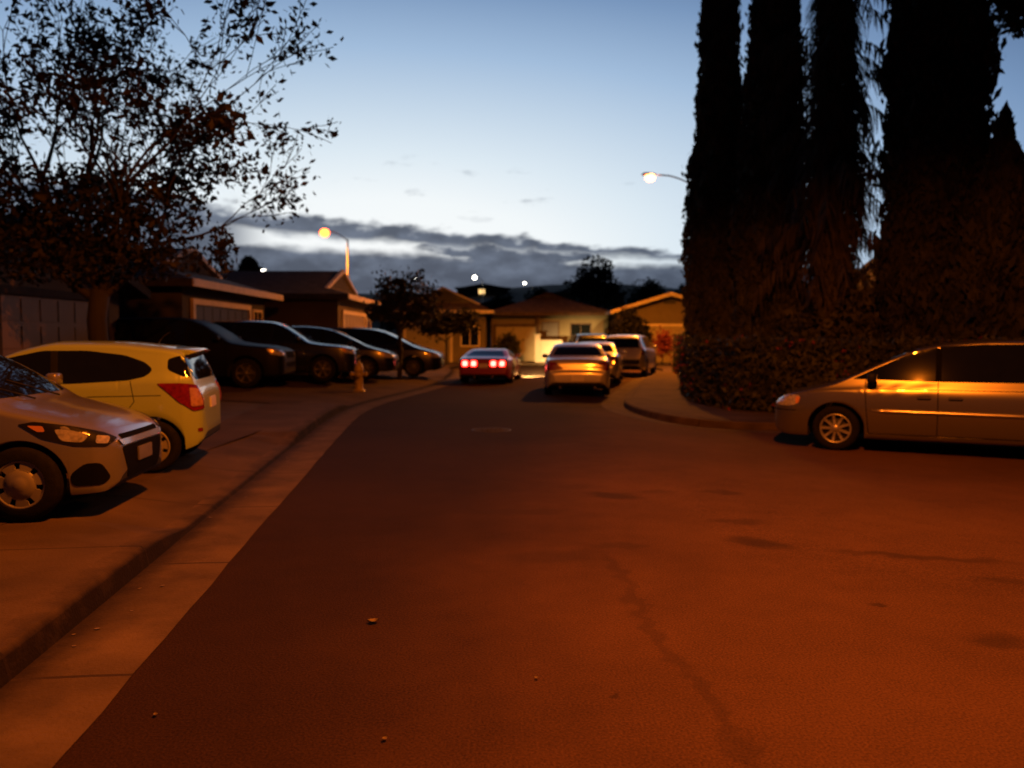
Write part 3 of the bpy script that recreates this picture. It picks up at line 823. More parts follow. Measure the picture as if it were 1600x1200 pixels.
def ribbon(prof, name, ms, dirt=None):  # dirt: mask per profile point, real dirt plus painted curb shade
    """prof(i) -> list of (offset, height above gz) across the strip"""
    verts, faces = [], []
    m = None
    for i, p in enumerate(EDGE):
        pr = prof(i); m = len(pr)
        for o, h in pr:
            q = p + NRM[i] * min(o, max(.8, LIM[i]))
            verts.append((q.x, q.y, gz(q.x, q.y) + h))
    for i in range(len(EDGE) - 1):
        for j in range(m - 1):
            a = i * m + j
            faces.append((a, a + m, a + m + 1, a + 1))
    me = pymesh(verts, faces, name)
    s_, al = 0, []
    for i in range(len(EDGE)):
        if i: s_ += (EDGE[i] - EDGE[i - 1]).length
        al += [s_ / 1.8] * m
    aa = me.attributes.new('along', 'FLOAT', 'POINT'); aa.data.foreach_set('value', al)
    if dirt:
        at = me.attributes.new('dirt', 'FLOAT', 'POINT')  # on the curb it also holds the painted shadow band
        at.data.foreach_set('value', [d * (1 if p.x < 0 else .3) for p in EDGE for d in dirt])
    bm = bmesh.new(); bm.from_mesh(me)
    bmesh.ops.recalc_face_normals(bm, faces=bm.faces[:])
    if sum(f.normal.z for f in bm.faces) < 0: bmesh.ops.reverse_faces(bm, faces=bm.faces[:])
    bm.to_mesh(me); bm.free()
    return struct(name, me, ms)

EDGE_RND = random.Random(5)
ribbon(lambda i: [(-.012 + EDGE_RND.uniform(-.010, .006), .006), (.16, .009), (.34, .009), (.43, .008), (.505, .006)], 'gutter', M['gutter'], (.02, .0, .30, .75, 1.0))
ribbon(lambda i: [(.50, .0), (.525, max(.02, curb_h(EDGE[i]) * .8)), (.555, curb_h(EDGE[i])), (.69, curb_h(EDGE[i]) + .004), (.69, 0)], 'curb', M['curb'], (1.0, .95, .4, 0, 0))  # last tuple darkens the face: grime plus a painted shadow band
ribbon(lambda i: [(.692, 0), (.692, curb_h(EDGE[i]) + .001), (1.35, .134), (2.02, .136), (2.02, .05)], 'sidewalk', M['walk'])

def grid_mesh(x0, x1, y0, y1, st, zf, keep=None, name='grid'):
    nx, ny = int(round((x1 - x0) / st)), int(round((y1 - y0) / st))
    idx, verts, faces = {}, [], []
    def vid(i, j):
        if (i, j) not in idx:
            x, y = x0 + i * st, y0 + j * st
            idx[(i, j)] = len(verts); verts.append((x, y, zf(x, y)))
        return idx[(i, j)]
    for i in range(nx):
        for j in range(ny):
            if keep is None or keep[i, j]:
                faces.append((vid(i, j), vid(i + 1, j), vid(i + 1, j + 1), vid(i, j + 1)))
    return pymesh(verts, faces, name)

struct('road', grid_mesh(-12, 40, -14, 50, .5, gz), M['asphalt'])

E = np.array([(p.x, p.y) for p in EDGE])
poly = np.vstack([E, [(34, -30), (-1.0, -30)]])
def inside(px, py):
    r = np.zeros(px.shape, bool); n = len(poly)
    for i in range(n):
        x1, y1 = poly[i]; x2, y2 = poly[(i + 1) % n]
        c = ((y1 > py) != (y2 > py))
        with np.errstate(divide='ignore', invalid='ignore'):
            xx = (x2 - x1) * (py - y1) / (y2 - y1 + 1e-12) + x1
        r ^= c & (px < xx)
    return r
def yard_mesh(x0, x1, y0, y1, st, thr):
    nx, ny = int((x1 - x0) / st), int((y1 - y0) / st)
    cx, cy = np.meshgrid(x0 + (np.arange(nx) + .5) * st, y0 + (np.arange(ny) + .5) * st, indexing='ij')
    d = np.full(cx.shape, 1e9)
    for ex, ey in E: d = np.minimum(d, (cx - ex) ** 2 + (cy - ey) ** 2)
    keep = (~inside(cx, cy)) & (np.sqrt(d) > thr)
    return grid_mesh(x0, x0 + nx * st, y0, y0 + ny * st, st, lambda x, y: gz(x, y) + .125, keep)
struct('yard', yard_mesh(-24, 1, -10, 60, .25, 1.72), M['dirt'])
struct('yard', yard_mesh(1, 30, -6, 60, .25, .98), M['dirt'])
# the paved corner runs right up to the hedge
def corner_pave():
    poly_ = [(2.9, 17.6), (3.05, 16.4), (3.5, 15.35), (4.2, 15.0), (5.0, 14.85), (6.3, 14.5), (8.2, 13.75), (12.3, 11.7), (13.2, 13.3), (9.2, 15.3), (6.9, 16.4), (5.5, 17.2), (4.95, 18.4), (5.0, 21), (6.1, 26.5), (7.4, 33), (6.1, 33), (4.4, 26.5), (3.35, 21.3)]
    bm = bmesh.new()
    bm.faces.new([bm.verts.new((x, y, 0)) for x, y in poly_])
    for ax, rng in (((1, 0, 0), range(3, 14)), ((0, 1, 0), range(11, 34))):
        for k in rng:
            bmesh.ops.bisect_plane(bm, geom=bm.verts[:] + bm.edges[:] + bm.faces[:], plane_co=(k * ax[0], k * ax[1], 0), plane_no=ax)
    for v in bm.verts: v.co.z = gz(v.co.x, v.co.y) + .1415
    bmesh.ops.recalc_face_normals(bm, faces=bm.faces[:])
    if sum(f.normal.z for f in bm.faces) < 0: bmesh.ops.reverse_faces(bm, faces=bm.faces[:])
    return mesh_of(bm)
struct('pavement', corner_pave(), M['concrete'])
struct('driveway', grid_mesh(-9.25, -3.75, 5.4, 12.0, .25, lambda x, y: gz(x, y) + .1405), M['drive'])
struct('driveway', grid_mesh(-8.75, -4.5, 16.6, 30.2, .25, lambda x, y: gz(x, y) + .1405), M['drive'])

def hz(x, y):
    return -.35 + (14.6 + 1.6 * math.sin(x / 37 + 1) + .9 * math.sin(x / 13.0)) * sstep(60, 230, y) * (1 - .25 * sstep(30, 120, x))
bmh = bmesh.new()
struct('ground', grid_mesh(-900, 900, -300, 60, 60, lambda x, y: -.35), M['field'])
struct('hills', grid_mesh(-600, 600, 60, 500, 10, hz), M['hill'])

# ------------------------------------------------------------------ leaves
def leaf_quads(cen, size, rng, up=0.0, stretch=2.0, jit=.35):
    n = len(cen)
    cen = np.asarray(cen, float)
    t = rng.normal(size=(n, 3)); t[:, 2] += up * 2.0
    t /= np.linalg.norm(t, axis=1)[:, None]
    a = rng.normal(size=(n, 3))
    b = np.cross(t, a); b /= np.linalg.norm(b, axis=1)[:, None]
    s = (np.asarray(size) * (1 + jit * rng.normal(size=n)).clip(.4, 2))[:, None]
    V = np.stack([cen - t * s * .5, cen + b * s * .5 / stretch, cen + t * s * .5, cen - b * s * .5 / stretch], 1).reshape(-1, 3)
    return V
def quads_mesh(V, extra=None):
    """V: (4n,3) quads; extra: (verts, faces)"""
    n = len(V) // 4
    verts = [tuple(v) for v in V]; faces = [(4 * i, 4 * i + 1, 4 * i + 2, 4 * i + 3) for i in range(n)]
    if extra:
        o = len(verts); verts += [tuple(v) for v in extra[0]]; faces += [tuple(i + o for i in f) for f in extra[1]]
    return pymesh(verts, faces, 'foliage')

def tree_skel(rnd, start, d0, l0, r0, levels, spread=.7, up=.15, nch=(3, 4), shrink=.72, seglen=.35):
    segs, tips = [], []
    def grow(p, d, l, r, lv):
        pts, rr = [p.copy()], [r]
        n = max(3, int(l / seglen))
        for k in range(n):
            d = (d + Vector((rnd.gauss(0, .13), rnd.gauss(0, .13), rnd.gauss(0, .10) + up * .12))).normalized()
            p = p + d * (l / n); pts.append(p.copy()); rr.append(r * (1 - .45 * (k + 1) / n))
            if lv <= 1: tips.append((p.copy(), lv))
        segs.append((pts, rr, lv))
        if lv == 0: return
        for c in range(rnd.randint(*nch)):
            ax = Vector((rnd.gauss(0, 1), rnd.gauss(0, 1), rnd.gauss(0, .6))).normalized()
            dd = (d + ax * spread * rnd.uniform(.6, 1.25) + Vector((0, 0, up))).normalized()
            q = pts[-1] if c < 2 else pts[rnd.randint(len(pts) // 2, len(pts) - 1)]
            grow(q.copy(), dd, l * shrink * rnd.uniform(.75, 1.15), rr[-1] * .75, lv - 1)
    grow(Vector(start), Vector(d0).normalized(), l0, r0, levels)
    return segs, tips

def leafy_tree(name, label, cat, loc, seed, trunk, limbs, lv, per_tip, leaf, lm, spreadr=.28, group=None, extra_clumps=(), **kw):
    """trunk: list of points with radii; limbs: list of (start, dir, len, radius)"""
    rnd = random.Random(seed); rng = np.random.default_rng(seed)
    root = thing(name, label, cat, loc, 0, group)
    bm = bmesh.new()
    tube(bm, [t[0] for t in trunk], [t[1] for t in trunk], 10)
    tips = []
    for st, d, l, r in limbs:
        s, t = tree_skel(rnd, st, d, l, r, lv, **kw)
        for pts, rr, q in s: tube(bm, pts, [max(.006, x) for x in rr], 6 if q < 2 else 8, cap=False)
        tips += t
    link('trunk', mesh_of(bm, 'trunk'), M['bark'], root)
    cen = []
    for p, l in tips:
        k = per_tip if l == 0 else per_tip // 3
        c = np.array(p) + rng.normal(size=(rng.poisson(k), 3)) * spreadr
        cen.append(c)
    for (c, rad, n) in extra_clumps:
        u = rng.normal(size=(n, 3)); u /= np.linalg.norm(u, axis=1)[:, None]
        cen.append(np.array(c) + u * np.array(rad) * (rng.random((n, 1)) ** .45))
    cen = np.vstack(cen)
    link('crown', quads_mesh(leaf_quads(cen, leaf, rng, up=-.1)), lm, root)
    return root

M['leaf_dark'] = leafmat('leaf_dark', (.020, .019, .013))
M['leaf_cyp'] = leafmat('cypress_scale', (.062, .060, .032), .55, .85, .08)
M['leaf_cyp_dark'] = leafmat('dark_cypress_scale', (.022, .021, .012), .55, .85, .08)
M['leaf_hedge'] = leafmat('hedge_leaf', (.046, .048, .022), .6, .6, .15)
M['leaf_far'] = leafmat('far_leaf', (.016, .018, .010), .5)
M['leaf_mid'] = leafmat('mid_leaf', (.032, .030, .014), .5)
M['frond'] = leafmat('dry_frond', (.065, .055, .034), .5, .8, .15)
M['blossom'] = leafmat('red_blossom', (.22, .04, .03), .3)

# big tree on the left
leafy_tree('leafy_tree', 'large open-crowned dark tree in front of the leftmost garage', 'tree', (-7.05, 13.6, .13), 11,
    [((0, 0, -.1), .24), ((.03, 0, .3), .19), ((.0, .05, 1.0), .165), ((-.05, .05, 1.7), .155), ((.0, .1, 2.2), .16)],
    [((0, .1, 2.1), (.55, -.1, .75), 1.35, .085), ((0, .1, 2.1), (-.55, .2, .8), 1.4, .09), ((0, .1, 2.1), (.1, -.6, 1.0), 1.3, .08), ((0, .1, 2.1), (-.15, .4, 1.2), 1.5, .09), ((0, .1, 2.0), (-.85, -.3, .45), 1.5, .08), ((0, .1, 2.05), (.75, .1, .8), 1.35, .07), ((-.05, .1, 2.2), (-.3, -.2, 1.5), 2.0, .08), ((-.05, .1, 2.2), (.25, .1, 1.5), 1.9, .07), ((-.4, .1, 2.2), (-.9, .2, 1.3), 2.0, .07)],
    4, 4, .115, M['leaf_dark'], .13, spread=.62, up=.10, nch=(3, 3), shrink=.76,
    extra_clumps=[((-1.4, .3, 3.6), (2.0, 1.3, .85), 3600), ((.5, .2, 3.5), (1.35, 1.0, .75), 2300), ((2.1, .1, 2.9), (.25, .3, .5), 260), ((-3.2, .2, 3.4), (1.3, 1.2, 1.2), 2200), ((-.7, 0, 2.75), (1.7, 1.0, .5), 1500), ((1.0, 0, 2.75), (.9, .8, .45), 600), ((2.15, .1, 4.25), (.75, .5, .33), 380), ((1.4, .1, 4.0), (.7, .5, .5), 500)])

# cypresses
def cypress(label, loc, h, prof, seed, n=20000, leaf=.2, group='columnar cypresses behind the hedge', name='cypress_tree', cat='tree', lm=None, squash=1.0):
    rng = np.random.default_rng(seed); rnd = random.Random(seed)
    root = thing(name, label, cat, loc, 0, group)
    f = pchip(prof)
    ph = [rnd.uniform(0, 6.28) for _ in range(8)]
    def rad(t, a):
        z = t * h
        return f(t) * (1 + .09 * np.sin(3 * a + ph[0] + z * .8) + .07 * np.sin(5 * a + ph[1] - z * 1.7) + .06 * np.sin(2 * a + z * 2.9 + ph[2]) + .05 * np.sin(7 * a + z * 5.1 + ph[3]))
    fv = np.vectorize(f)
    t = rng.random(n * 2)
    w = fv(t); t = t[rng.random(n * 2) < w / w.max() * 1.0][:n]
    a = rng.random(len(t)) * 2 * PI
    base = fv(t)
    rr = base * (1 + .09 * np.sin(3 * a + ph[0] + t * h * .8) + .07 * np.sin(5 * a + ph[1] - t * h * 1.7) + .06 * np.sin(2 * a + t * h * 2.9 + ph[2]) + .05 * np.sin(7 * a + t * h * 5.1 + ph[3]))
    rr = rr * (.80 + .22 * rng.random(len(t)) ** .6 + (rng.random(len(t)) < .10) * rng.random(len(t)) * .20)
    cen = np.stack([rr * np.cos(a), rr * np.sin(a) * squash, t * h], 1)
    V = leaf_quads(cen, leaf, rng, up=1.4, stretch=2.6)
    cv, cf = [], []
    nr, na = 60, 20
    for i in range(nr + 1):
        tt = i / nr
        for k in range(na):
            aa = 2 * PI * k / na
            r_ = max(.02, float(rad(tt, aa)) * .86 + rnd.gauss(0, .025))
            cv.append((r_ * math.cos(aa), r_ * math.sin(aa) * squash, tt * h))
    for i in range(nr):
        for k in range(na): cf.append((i * na + k, i * na + (k + 1) % na, (i + 1) * na + (k + 1) % na, (i + 1) * na + k))
    link('crown', quads_mesh(V, (cv, cf)), lm or M['leaf_cyp'], root)
    bm = bmesh.new(); tube(bm, [(0, 0, -.15), (.02, 0, .5), (0, .02, h * .5), (0, 0, h * .9)], [.2, .15, .1, .03], 8)
    link('trunk', mesh_of(bm, 'trunk'), M['bark'], root)
    return root
CY = .0
cypress('slim tall cypress, leftmost of the row beside the street lamp', (6.10, 24, .1), 15.5, [(0, .72), (.08, .84), (.3, .82), (.5, .66), (.7, .50), (.88, .36), (1, .04)], 3)
cypress('broad tall cypress with a forked top just left of the shaggy palm', (7.15, 22.3, .1), 14.0, [(0, .80), (.1, .92), (.35, .86), (.6, .72), (.72, .62), (.80, .50), (.90, .36), (1, .05)], 4)
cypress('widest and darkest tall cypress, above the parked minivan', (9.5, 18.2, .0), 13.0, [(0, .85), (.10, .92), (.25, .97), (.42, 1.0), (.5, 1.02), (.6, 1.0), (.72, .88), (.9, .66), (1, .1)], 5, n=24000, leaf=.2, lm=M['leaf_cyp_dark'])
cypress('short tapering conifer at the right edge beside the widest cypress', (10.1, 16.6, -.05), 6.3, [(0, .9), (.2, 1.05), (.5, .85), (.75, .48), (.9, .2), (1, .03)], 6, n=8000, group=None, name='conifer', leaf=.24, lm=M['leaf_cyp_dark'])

# shaggy palm
def palm(label, loc, h, seed):
    rnd = random.Random(seed)
    root = thing('palm_tree', label, 'palm', loc, 0)
    bm = bmesh.new()
    tube(bm, [(0, 0, -.2), (.03, 0, 1), (-.02, .03, h * .5), (0, 0, h)], [.30, .24, .22, .2], 10)
    link('trunk', mesh_of(bm, 'trunk'), M['bark'], root)
    verts, faces = [], []
    def blade(p, d, l, w, droop):
        p = Vector(p); d = Vector(d).normalized()
        prev = None; n = 5
        s = d.cross(Vector((0, 0, 1))).normalized()
        if s.length < .1: s = Vector((1, 0, 0))
        tw = rnd.uniform(-.8, .8)
        s = (s + Vector((0, 0, tw))).normalized()
        for k in range(n + 1):
            t = k / n
            ww = w * (1 - t) ** .7 + .004
            a, b = len(verts), len(verts) + 1
            verts.append(p + s * ww); verts.append(p - s * ww)
            if prev is not None: faces.append((prev[0], prev[1], b, a))
            prev = (a, b)
            d = (d + Vector((rnd.gauss(0, .05), rnd.gauss(0, .05), -droop))).normalized()
            p = p + d * l / n
    # dense skirt of dead thatch hugging the trunk
    for _ in range(4200):
        z = rnd.uniform(1.2, h + .2); a = rnd.uniform(0, 2 * PI)
        r = .20 + .24 * rnd.random() * (.75 + .35 * math.sin(z * 1.1)) + .16 * math.exp(-((z - 5.2) / 1.2) ** 2)
        blade((r * math.cos(a), r * math.sin(a), z), (math.cos(a) * .8, math.sin(a) * .8, rnd.uniform(-.6, .2)), rnd.uniform(.5, .95) * (1 + .5 * math.exp(-((z - 5.6) / 1.3) ** 2)), rnd.uniform(.02, .05), rnd.uniform(.35, .6))
    link('thatch', pymesh(verts, faces, 'thatch'), M['frond'], root)
    # hanging fronds: each a stem with hanging leaflets
    for k in range(76):
        verts, faces = [], []
        z = rnd.choice([rnd.uniform(5.2, h - .5), rnd.uniform(6.5, h + 1.2), rnd.uniform(3.2, 5)])
        a = rnd.uniform(0, 2 * PI)
        p = Vector((.3 * math.cos(a), .3 * math.sin(a), z)); d = Vector((math.cos(a), math.sin(a), rnd.uniform(-.1, .7))).normalized()
        L = rnd.uniform(1.2, 2.1); n = 9
        for q in range(n):
            p2 = p + d * L / n
            s = d.cross(Vector((0, 0, 1))).normalized() * .016
            i = len(verts); verts += [p + s, p - s, p2 - s, p2 + s]; faces.append((i, i + 1, i + 2, i + 3))
            if q > 1:
                for sg in (-1, 1):
                    for _ in range(2):
                        blade(p + d * rnd.random() * L / n, d * .5 + s.normalized() * sg * rnd.uniform(.4, 1.0) + Vector((0, 0, -.5)), rnd.uniform(.35, .75), .022, .4)
            p = p2; d = (d + Vector((0, 0, -.20))).normalized()
        link('frond', pymesh(verts, faces, 'frond'), M['frond'], root)
    return root
palm('shaggy palm trunk hung with drooping dead fronds between two broad cypresses', (8.1, 20.4, .0), 10.2, 21)
leafy_tree('creeper_shrub', 'tangled dark shrub bulging round the foot of the shaggy palm', 'shrub', (8.35, 19.6, 0), 31, [((0, 0, -.1), .08), ((0, 0, .8), .06)],
    [((0, 0, .8), (.1, 0, 1), .9, .03), ((0, 0, .8), (.6, 0, .9), .8, .03)], 2, 10, .2, M['leaf_cyp'], .3, spread=.6, up=.3,
    extra_clumps=[((.1, 0, 1.3), (.8, .7, 1.4), 2300), ((-1.1, .2, 1.3), (.8, .8, 1.1), 1200)])
leafy_tree('overhanging_tree', 'tree with a leafy bough reaching into the top right corner', 'tree', (14.2, 17.5, 0), 41, [((0, 0, -.1), .3), ((0, 0, 3), .22), ((-.2, 0, 6.5), .16)],
    [((-.2, 0, 6.3), (-.6, 0, .6), 1.6, .07), ((-.2, 0, 6.3), (.5, .4, .8), 1.6, .07), ((-.2, 0, 6.3), (-.1, -.5, .9), 1.6, .07)], 3, 10, .22, M['leaf_dark'], .3, spread=.6, up=.15,
    extra_clumps=[((-3.0, 0, 8.75), (.95, .8, .75), 1100)])

# hedge
HP = catmull([(7.0, 34), (5.75, 26.5), (4.65, 21), (4.62, 18.2), (5.25, 16.85), (6.7, 16.05), (9, 15.0), (13, 13.0), (18, 10.4)], .3)
def hedge():
    rng = np.random.default_rng(77); rnd = random.Random(77)
    root = thing('hedge', 'clipped dark hedge with small red blossoms round the street corner', 'hedge', (4.6, 18, 0))
    ox, oy = 4.6, 18
    cen = []; flow = []
    core_v, core_f = [], []
    W, H = 1.15, 1.46
    prof = [(.10, .05), (.04, .6), (.10, 1.2), (.30, H - .06), (.85, H - .06), (1.1, 1.2), (1.1, .05)]
    m = len(prof)
    for i, p in enumerate(HP):
        t = (HP[min(i + 1, len(HP) - 1)] - HP[max(i - 1, 0)]).normalized(); nr = Vector((-t.y, t.x))
        g = gz(p.x, p.y) + .12
        for o, z in prof:
            o2 = o + rnd.gauss(0, .03); q = p + nr * o2
            core_v.append((q.x - ox, q.y - oy, g + z + rnd.gauss(0, .03)))
        near = 1.0 if p.y < 24 else .5
        for _ in range(int(330 * near)):
            u = rnd.random()
            if u < .62: o, z = rnd.gauss(.03, .06), rnd.uniform(.02, H)
            else: o, z = rnd.uniform(0, W), H + rnd.gauss(0, .07)
            b = 1 + .5 * math.sin(i * .55) * math.sin(z * 4 + i * .3)
            o -= .06 * b
            q = p + nr * o + t * rnd.uniform(-.16, .16)
            cen.append((q.x - ox, q.y - oy, g + z))
            if rnd.random() < .018 and math.sin(i * .7 + z * 2.3) > -.1:
                for _k in range(3): flow.append((q.x - ox - nr.x * .09 + rnd.gauss(0, .04), q.y - oy - nr.y * .09 + rnd.gauss(0, .04), g + z + rnd.gauss(0, .04)))
    for i in range(len(HP) - 1):
        for j in range(m - 1):
            a = i * m + j; core_f.append((a, a + 1, a + m + 1, a + m))
    link('foliage', quads_mesh(leaf_quads(np.array(cen), .115, rng, up=.1), (core_v, core_f)), M['leaf_hedge'], root)
    o = link('blossom', quads_mesh(leaf_quads(np.array(flow), .075, rng, stretch=1.3)), M['blossom'], root)
    o['kind'] = 'stuff'
hedge()

# ------------------------------------------------------------------ houses
M['roof_dark'] = roofmat('roof_dark_shingle', (.04, .033, .028))
M['roof_grey'] = roofmat('roof_grey_shingle', (.09, .08, .078))
M['roof_brown'] = roofmat('roof_brown_shingle', (.11, .065, .04))
M['w_cream'] = stucco('cream_stucco', (.17, .13, .07))
M['w_tan'] = stucco('tan_stucco', (.13, .10, .065))
M['w_grey'] = stucco('grey_stucco', (.055, .05, .046))
M['w_pale'] = stucco('pale_stucco', (.50, .43, .33))
M['fascia'] = mat('cream_fascia', (.72, .58, .36), .6, var=.12, scale=3)
M['g_tan'] = mat('tan_garage_door', (.15, .105, .065), .6, var=.1, scale=2)
M['g_dark'] = mat('dark_garage_door', (.018, .015, .013), .6, var=.1, scale=2)
M['g_cream'] = mat('cream_garage_door', (.34, .27, .15), .6, var=.08, scale=2)
M['door'] = mat('wood_door', (.06, .035, .022), .5, var=.2)

def prism(bm, pts2, x0, x1, mi=0):
    """polygon in (y,z) extruded along x"""
    a = [bm.verts.new((x0, y, z)) for y, z in pts2]; b = [bm.verts.new((x1, y, z)) for y, z in pts2]
    n = len(pts2)
    for i in range(n):
        bm.faces.new((a[i], a[(i + 1) % n], b[(i + 1) % n], b[i])).material_index = mi
    bm.faces.new(a[::-1]).material_index = mi; bm.faces.new(b).material_index = mi
    bmesh.ops.recalc_face_normals(bm, faces=bm.faces[:])

def house(label, loc, yaw, L, W, ze, zr, setback, wall, roof, fascia, feats=(), ov=.5, group='houses round the street'):
    root = thing('house', label, 'house', loc, R(yaw), group)
    hw = W / 2
    m = (zr - ze) / (hw + ov)
    if setback is None:             # plain gable front
        bm = bmesh.new(); prism(bm, [(-hw, -.3), (hw, -.3), (hw, ze + m * ov - .03), (0, zr - .03), (-hw, ze + m * ov - .03)], -L, 0)
        link('wall', mesh_of(bm), wall, root)
        bm = bmesh.new()
        for sg in (1, -1):
            prism(bm, [(0, zr), (sg * (hw + ov), ze), (sg * (hw + ov), ze + .10), (0, zr + .12)], -L - ov, ov)
        rf = link('roof', mesh_of(bm), roof, root)
        bm = bmesh.new()
        for sg in (1, -1):
            prism(bm, [(0, zr + .13), (sg * (hw + ov + .004), ze + .11), (sg * (hw + ov + .004), ze - .10), (0, zr - .09)], ov + .003, ov + .045)
            box(bm, -L - ov, ov, min(sg * (hw + ov + .003), sg * (hw + ov + .04)), max(sg * (hw + ov + .003), sg * (hw + ov + .04)), ze - .10, ze + .09)
        link('fascia', mesh_of(bm), fascia, rf)
        bm = bmesh.new()
        vz = ze + (zr - ze) * .52
        box(bm, .004, .03, -.35, .35, vz - .03, vz + .28)
        for k in range(5): box(bm, .03, .05, -.32, .32, vz + .05 * k, vz + .05 * k + .025)
        link('gable_vent', mesh_of(bm), M['w_grey'], root)
    else:
        bm = bmesh.new(); box(bm, -L, 0, -hw, hw, -.3, ze + .05)
        link('wall', mesh_of(bm), wall, root)
        s = setback; xe = ov; xb = -L - ov; e = hw + ov
        zs = ze + m * s
        xg = xe - s                          # gable plane
        V = {k: None for k in 'abcdefgh'}
        bm = bmesh.new()
        P = dict(A=(xe, -e, ze), B=(xe, e, ze), C=(xg, e - s, zs), D=(xg, -(e - s), zs), R1=(xg, 0, zr), R2=(xb + e, 0, zr), E_=(xb, -e, ze), F_=(xb, e, ze))
        v = {k: bm.verts.new(p) for k, p in P.items()}
        bm.faces.new((v['A'], v['B'], v['C'], v['D']))
        bm.faces.new((v['B'], v['F_'], v['R2'], v['R1'], v['C']))
        bm.faces.new((v['A'], v['D'], v['R1'], v['R2'], v['E_']))
        bm.faces.new((v['D'], v['C'], v['R1']))
        bm.faces.new((v['E_'], v['R2'], v['F_']))
        bm.faces.new((v['A'], v['E_'], v['F_'], v['B']))
        bmesh.ops.recalc_face_normals(bm, faces=bm.faces[:])
        rf = link('roof', mesh_of(bm), roof, root)
        bm = bmesh.new()
        t = .04
        box(bm, xe + .003, xe + t, -e - t, e + t, ze - .17, ze + .03)
        link('fascia', mesh_of(bm), fascia, rf)
        for sg in (1, -1):
            bm = bmesh.new(); box(bm, xb, xe + .001, min(sg * (e + .003), sg * (e + t)), max(sg * (e + .003), sg * (e + t)), ze - .17, ze + .03)
            link('eave_board', mesh_of(bm), roof, rf)  # side boards take the dark roof colour, painting them as unlit
        hg = e - s
        bm = bmesh.new()             # gable panel with barge boards and louvres
        prism(bm, [(-hg + .02, zs + .02), (hg - .02, zs + .02), (0, zr - .02)], xg + .003, xg + .03)
        gp_ = link('gable', mesh_of(bm), wall, root)
        bm = bmesh.new()
        for sg in (1, -1):
            prism(bm, [(0, zr + .07), (sg * (hg + .18), zs - .03), (sg * (hg + .18), zs - .14), (0, zr - .08)], xg + .02, xg + .16)
        link('barge_board', mesh_of(bm), fascia, gp_)
        bm = bmesh.new()
        hh = zr - zs
        for k in range(4):
            zz = zs + hh * (.15 + .15 * k); ww = hg * .5 * (1 - .22 * k)
            box(bm, xg + .03, xg + .05, -ww, ww, zz, zz + hh * .07)
        link('gable_vent', mesh_of(bm), M['w_grey'], gp_)
    for ft in feats:
        kind, face, u, w, z0, h = ft[:6]
        mt = ft[6] if len(ft) > 6 else None
        bm = bmesh.new()
        def bx(b, u0, u1, zz0, zz1, d0, d1):
            if face == 'front': box(b, d0, d1, u0, u1, zz0, zz1)
            elif face == 'right': box(b, u0, u1, -hw - d1, -hw - d0, zz0, zz1)
            else: box(b, u0, u1, hw + d0, hw + d1, zz0, zz1)
        if kind == 'garage_door':
            bx(bm, u - w / 2, u + w / 2, z0, z0 + h, .004, .03)
            rows, cols = 4, max(4, int(w / .6))
            for r_ in range(rows):
                for c_ in range(cols):
                    a = u - w / 2 + w * c_ / cols + .05; b = u - w / 2 + w * (c_ + 1) / cols - .05
                    c0 = z0 + h * r_ / rows + .05; c1 = z0 + h * (r_ + 1) / rows - .05
                    bx(bm, a, b, c0, c1, .03, .045)
            d = link('garage_door', mesh_of(bm), mt or M['g_tan'], root)
            bm = bmesh.new()
            bx(bm, u - w / 2 - .16, u - w / 2 - .01, z0, z0 + h + .01, .004, .09)
            bx(bm, u + w / 2 + .01, u + w / 2 + .16, z0, z0 + h + .01, .004, .09)
            bx(bm, u - w / 2 - .16, u + w / 2 + .16, z0 + h + .012, z0 + h + .17, .004, .09)
            link('frame', mesh_of(bm), fascia, d)
        elif kind == 'window':
            bx(bm, u - w / 2, u + w / 2, z0, z0 + h, .006, .02)
            d = link('window', mesh_of(bm), mt or M['glass'], root)
            bm = bmesh.new()
            for a, b, c0, c1 in ((u - w / 2 - .08, u - w / 2, z0 - .08, z0 + h + .08), (u + w / 2, u + w / 2 + .08, z0 - .08, z0 + h + .08), (u - w / 2, u + w / 2, z0 - .08, z0), (u - w / 2, u + w / 2, z0 + h, z0 + h + .08), (u - .02, u + .02, z0, z0 + h)):
                bx(bm, a, b, c0, c1, .004, .045)
            link('frame', mesh_of(bm), fascia, d)
        elif kind == 'door':
            bx(bm, u - w / 2, u + w / 2, z0, z0 + h, .004, .035)
            d = link('door', mesh_of(bm), mt or M['door'], root)
            bm = bmesh.new()
            bx(bm, u - w / 2 - .09, u - w / 2 - .005, z0, z0 + h + .09, .004, .06); bx(bm, u + w / 2 + .005, u + w / 2 + .09, z0, z0 + h + .09, .004, .06); bx(bm, u - w / 2 - .005, u + w / 2 + .005, z0 + h + .005, z0 + h + .09, .004, .06)
            link('frame', mesh_of(bm), fascia, d)
            bm = bmesh.new(); bx(bm, u + w * .36, u + w * .42, z0 + .95, z0 + 1.05, .036, .07); link('handle', mesh_of(bm), M['chrome'], d)
        elif kind == 'post':
            bx(bm, u - w / 2, u + w / 2, z0, z0 + h, .10, .10 + w); link('post', mesh_of(bm), fascia, root)
    return root
ZL = .325
house('dark low house with a brown garage door behind the yellow hatchback', (-9.35, 15.5, ZL - .1), 0, 10, 7.0, 2.35, 3.55, None, M['w_tan'], M['roof_dark'], M['roof_dark'],
      [('garage_door', 'front', .85, 3.7, 0, 2.1, M['g_tan']), ('window', 'front', -2.4, 1.2, 1.0, 1.0)])
house('dark house with an orange-lit fascia and black garage door behind the dark cars', (-8.75, 24.7, ZL), 0, 10, 7.0, 2.72, 3.98, 1.7, M['w_grey'], M['roof_dark'], M['fascia'],
      [('garage_door', 'front', -.55, 4.5, 0, 2.12, M['g_dark']), ('window', 'front', 2.7, .8, 1.2, .9)])
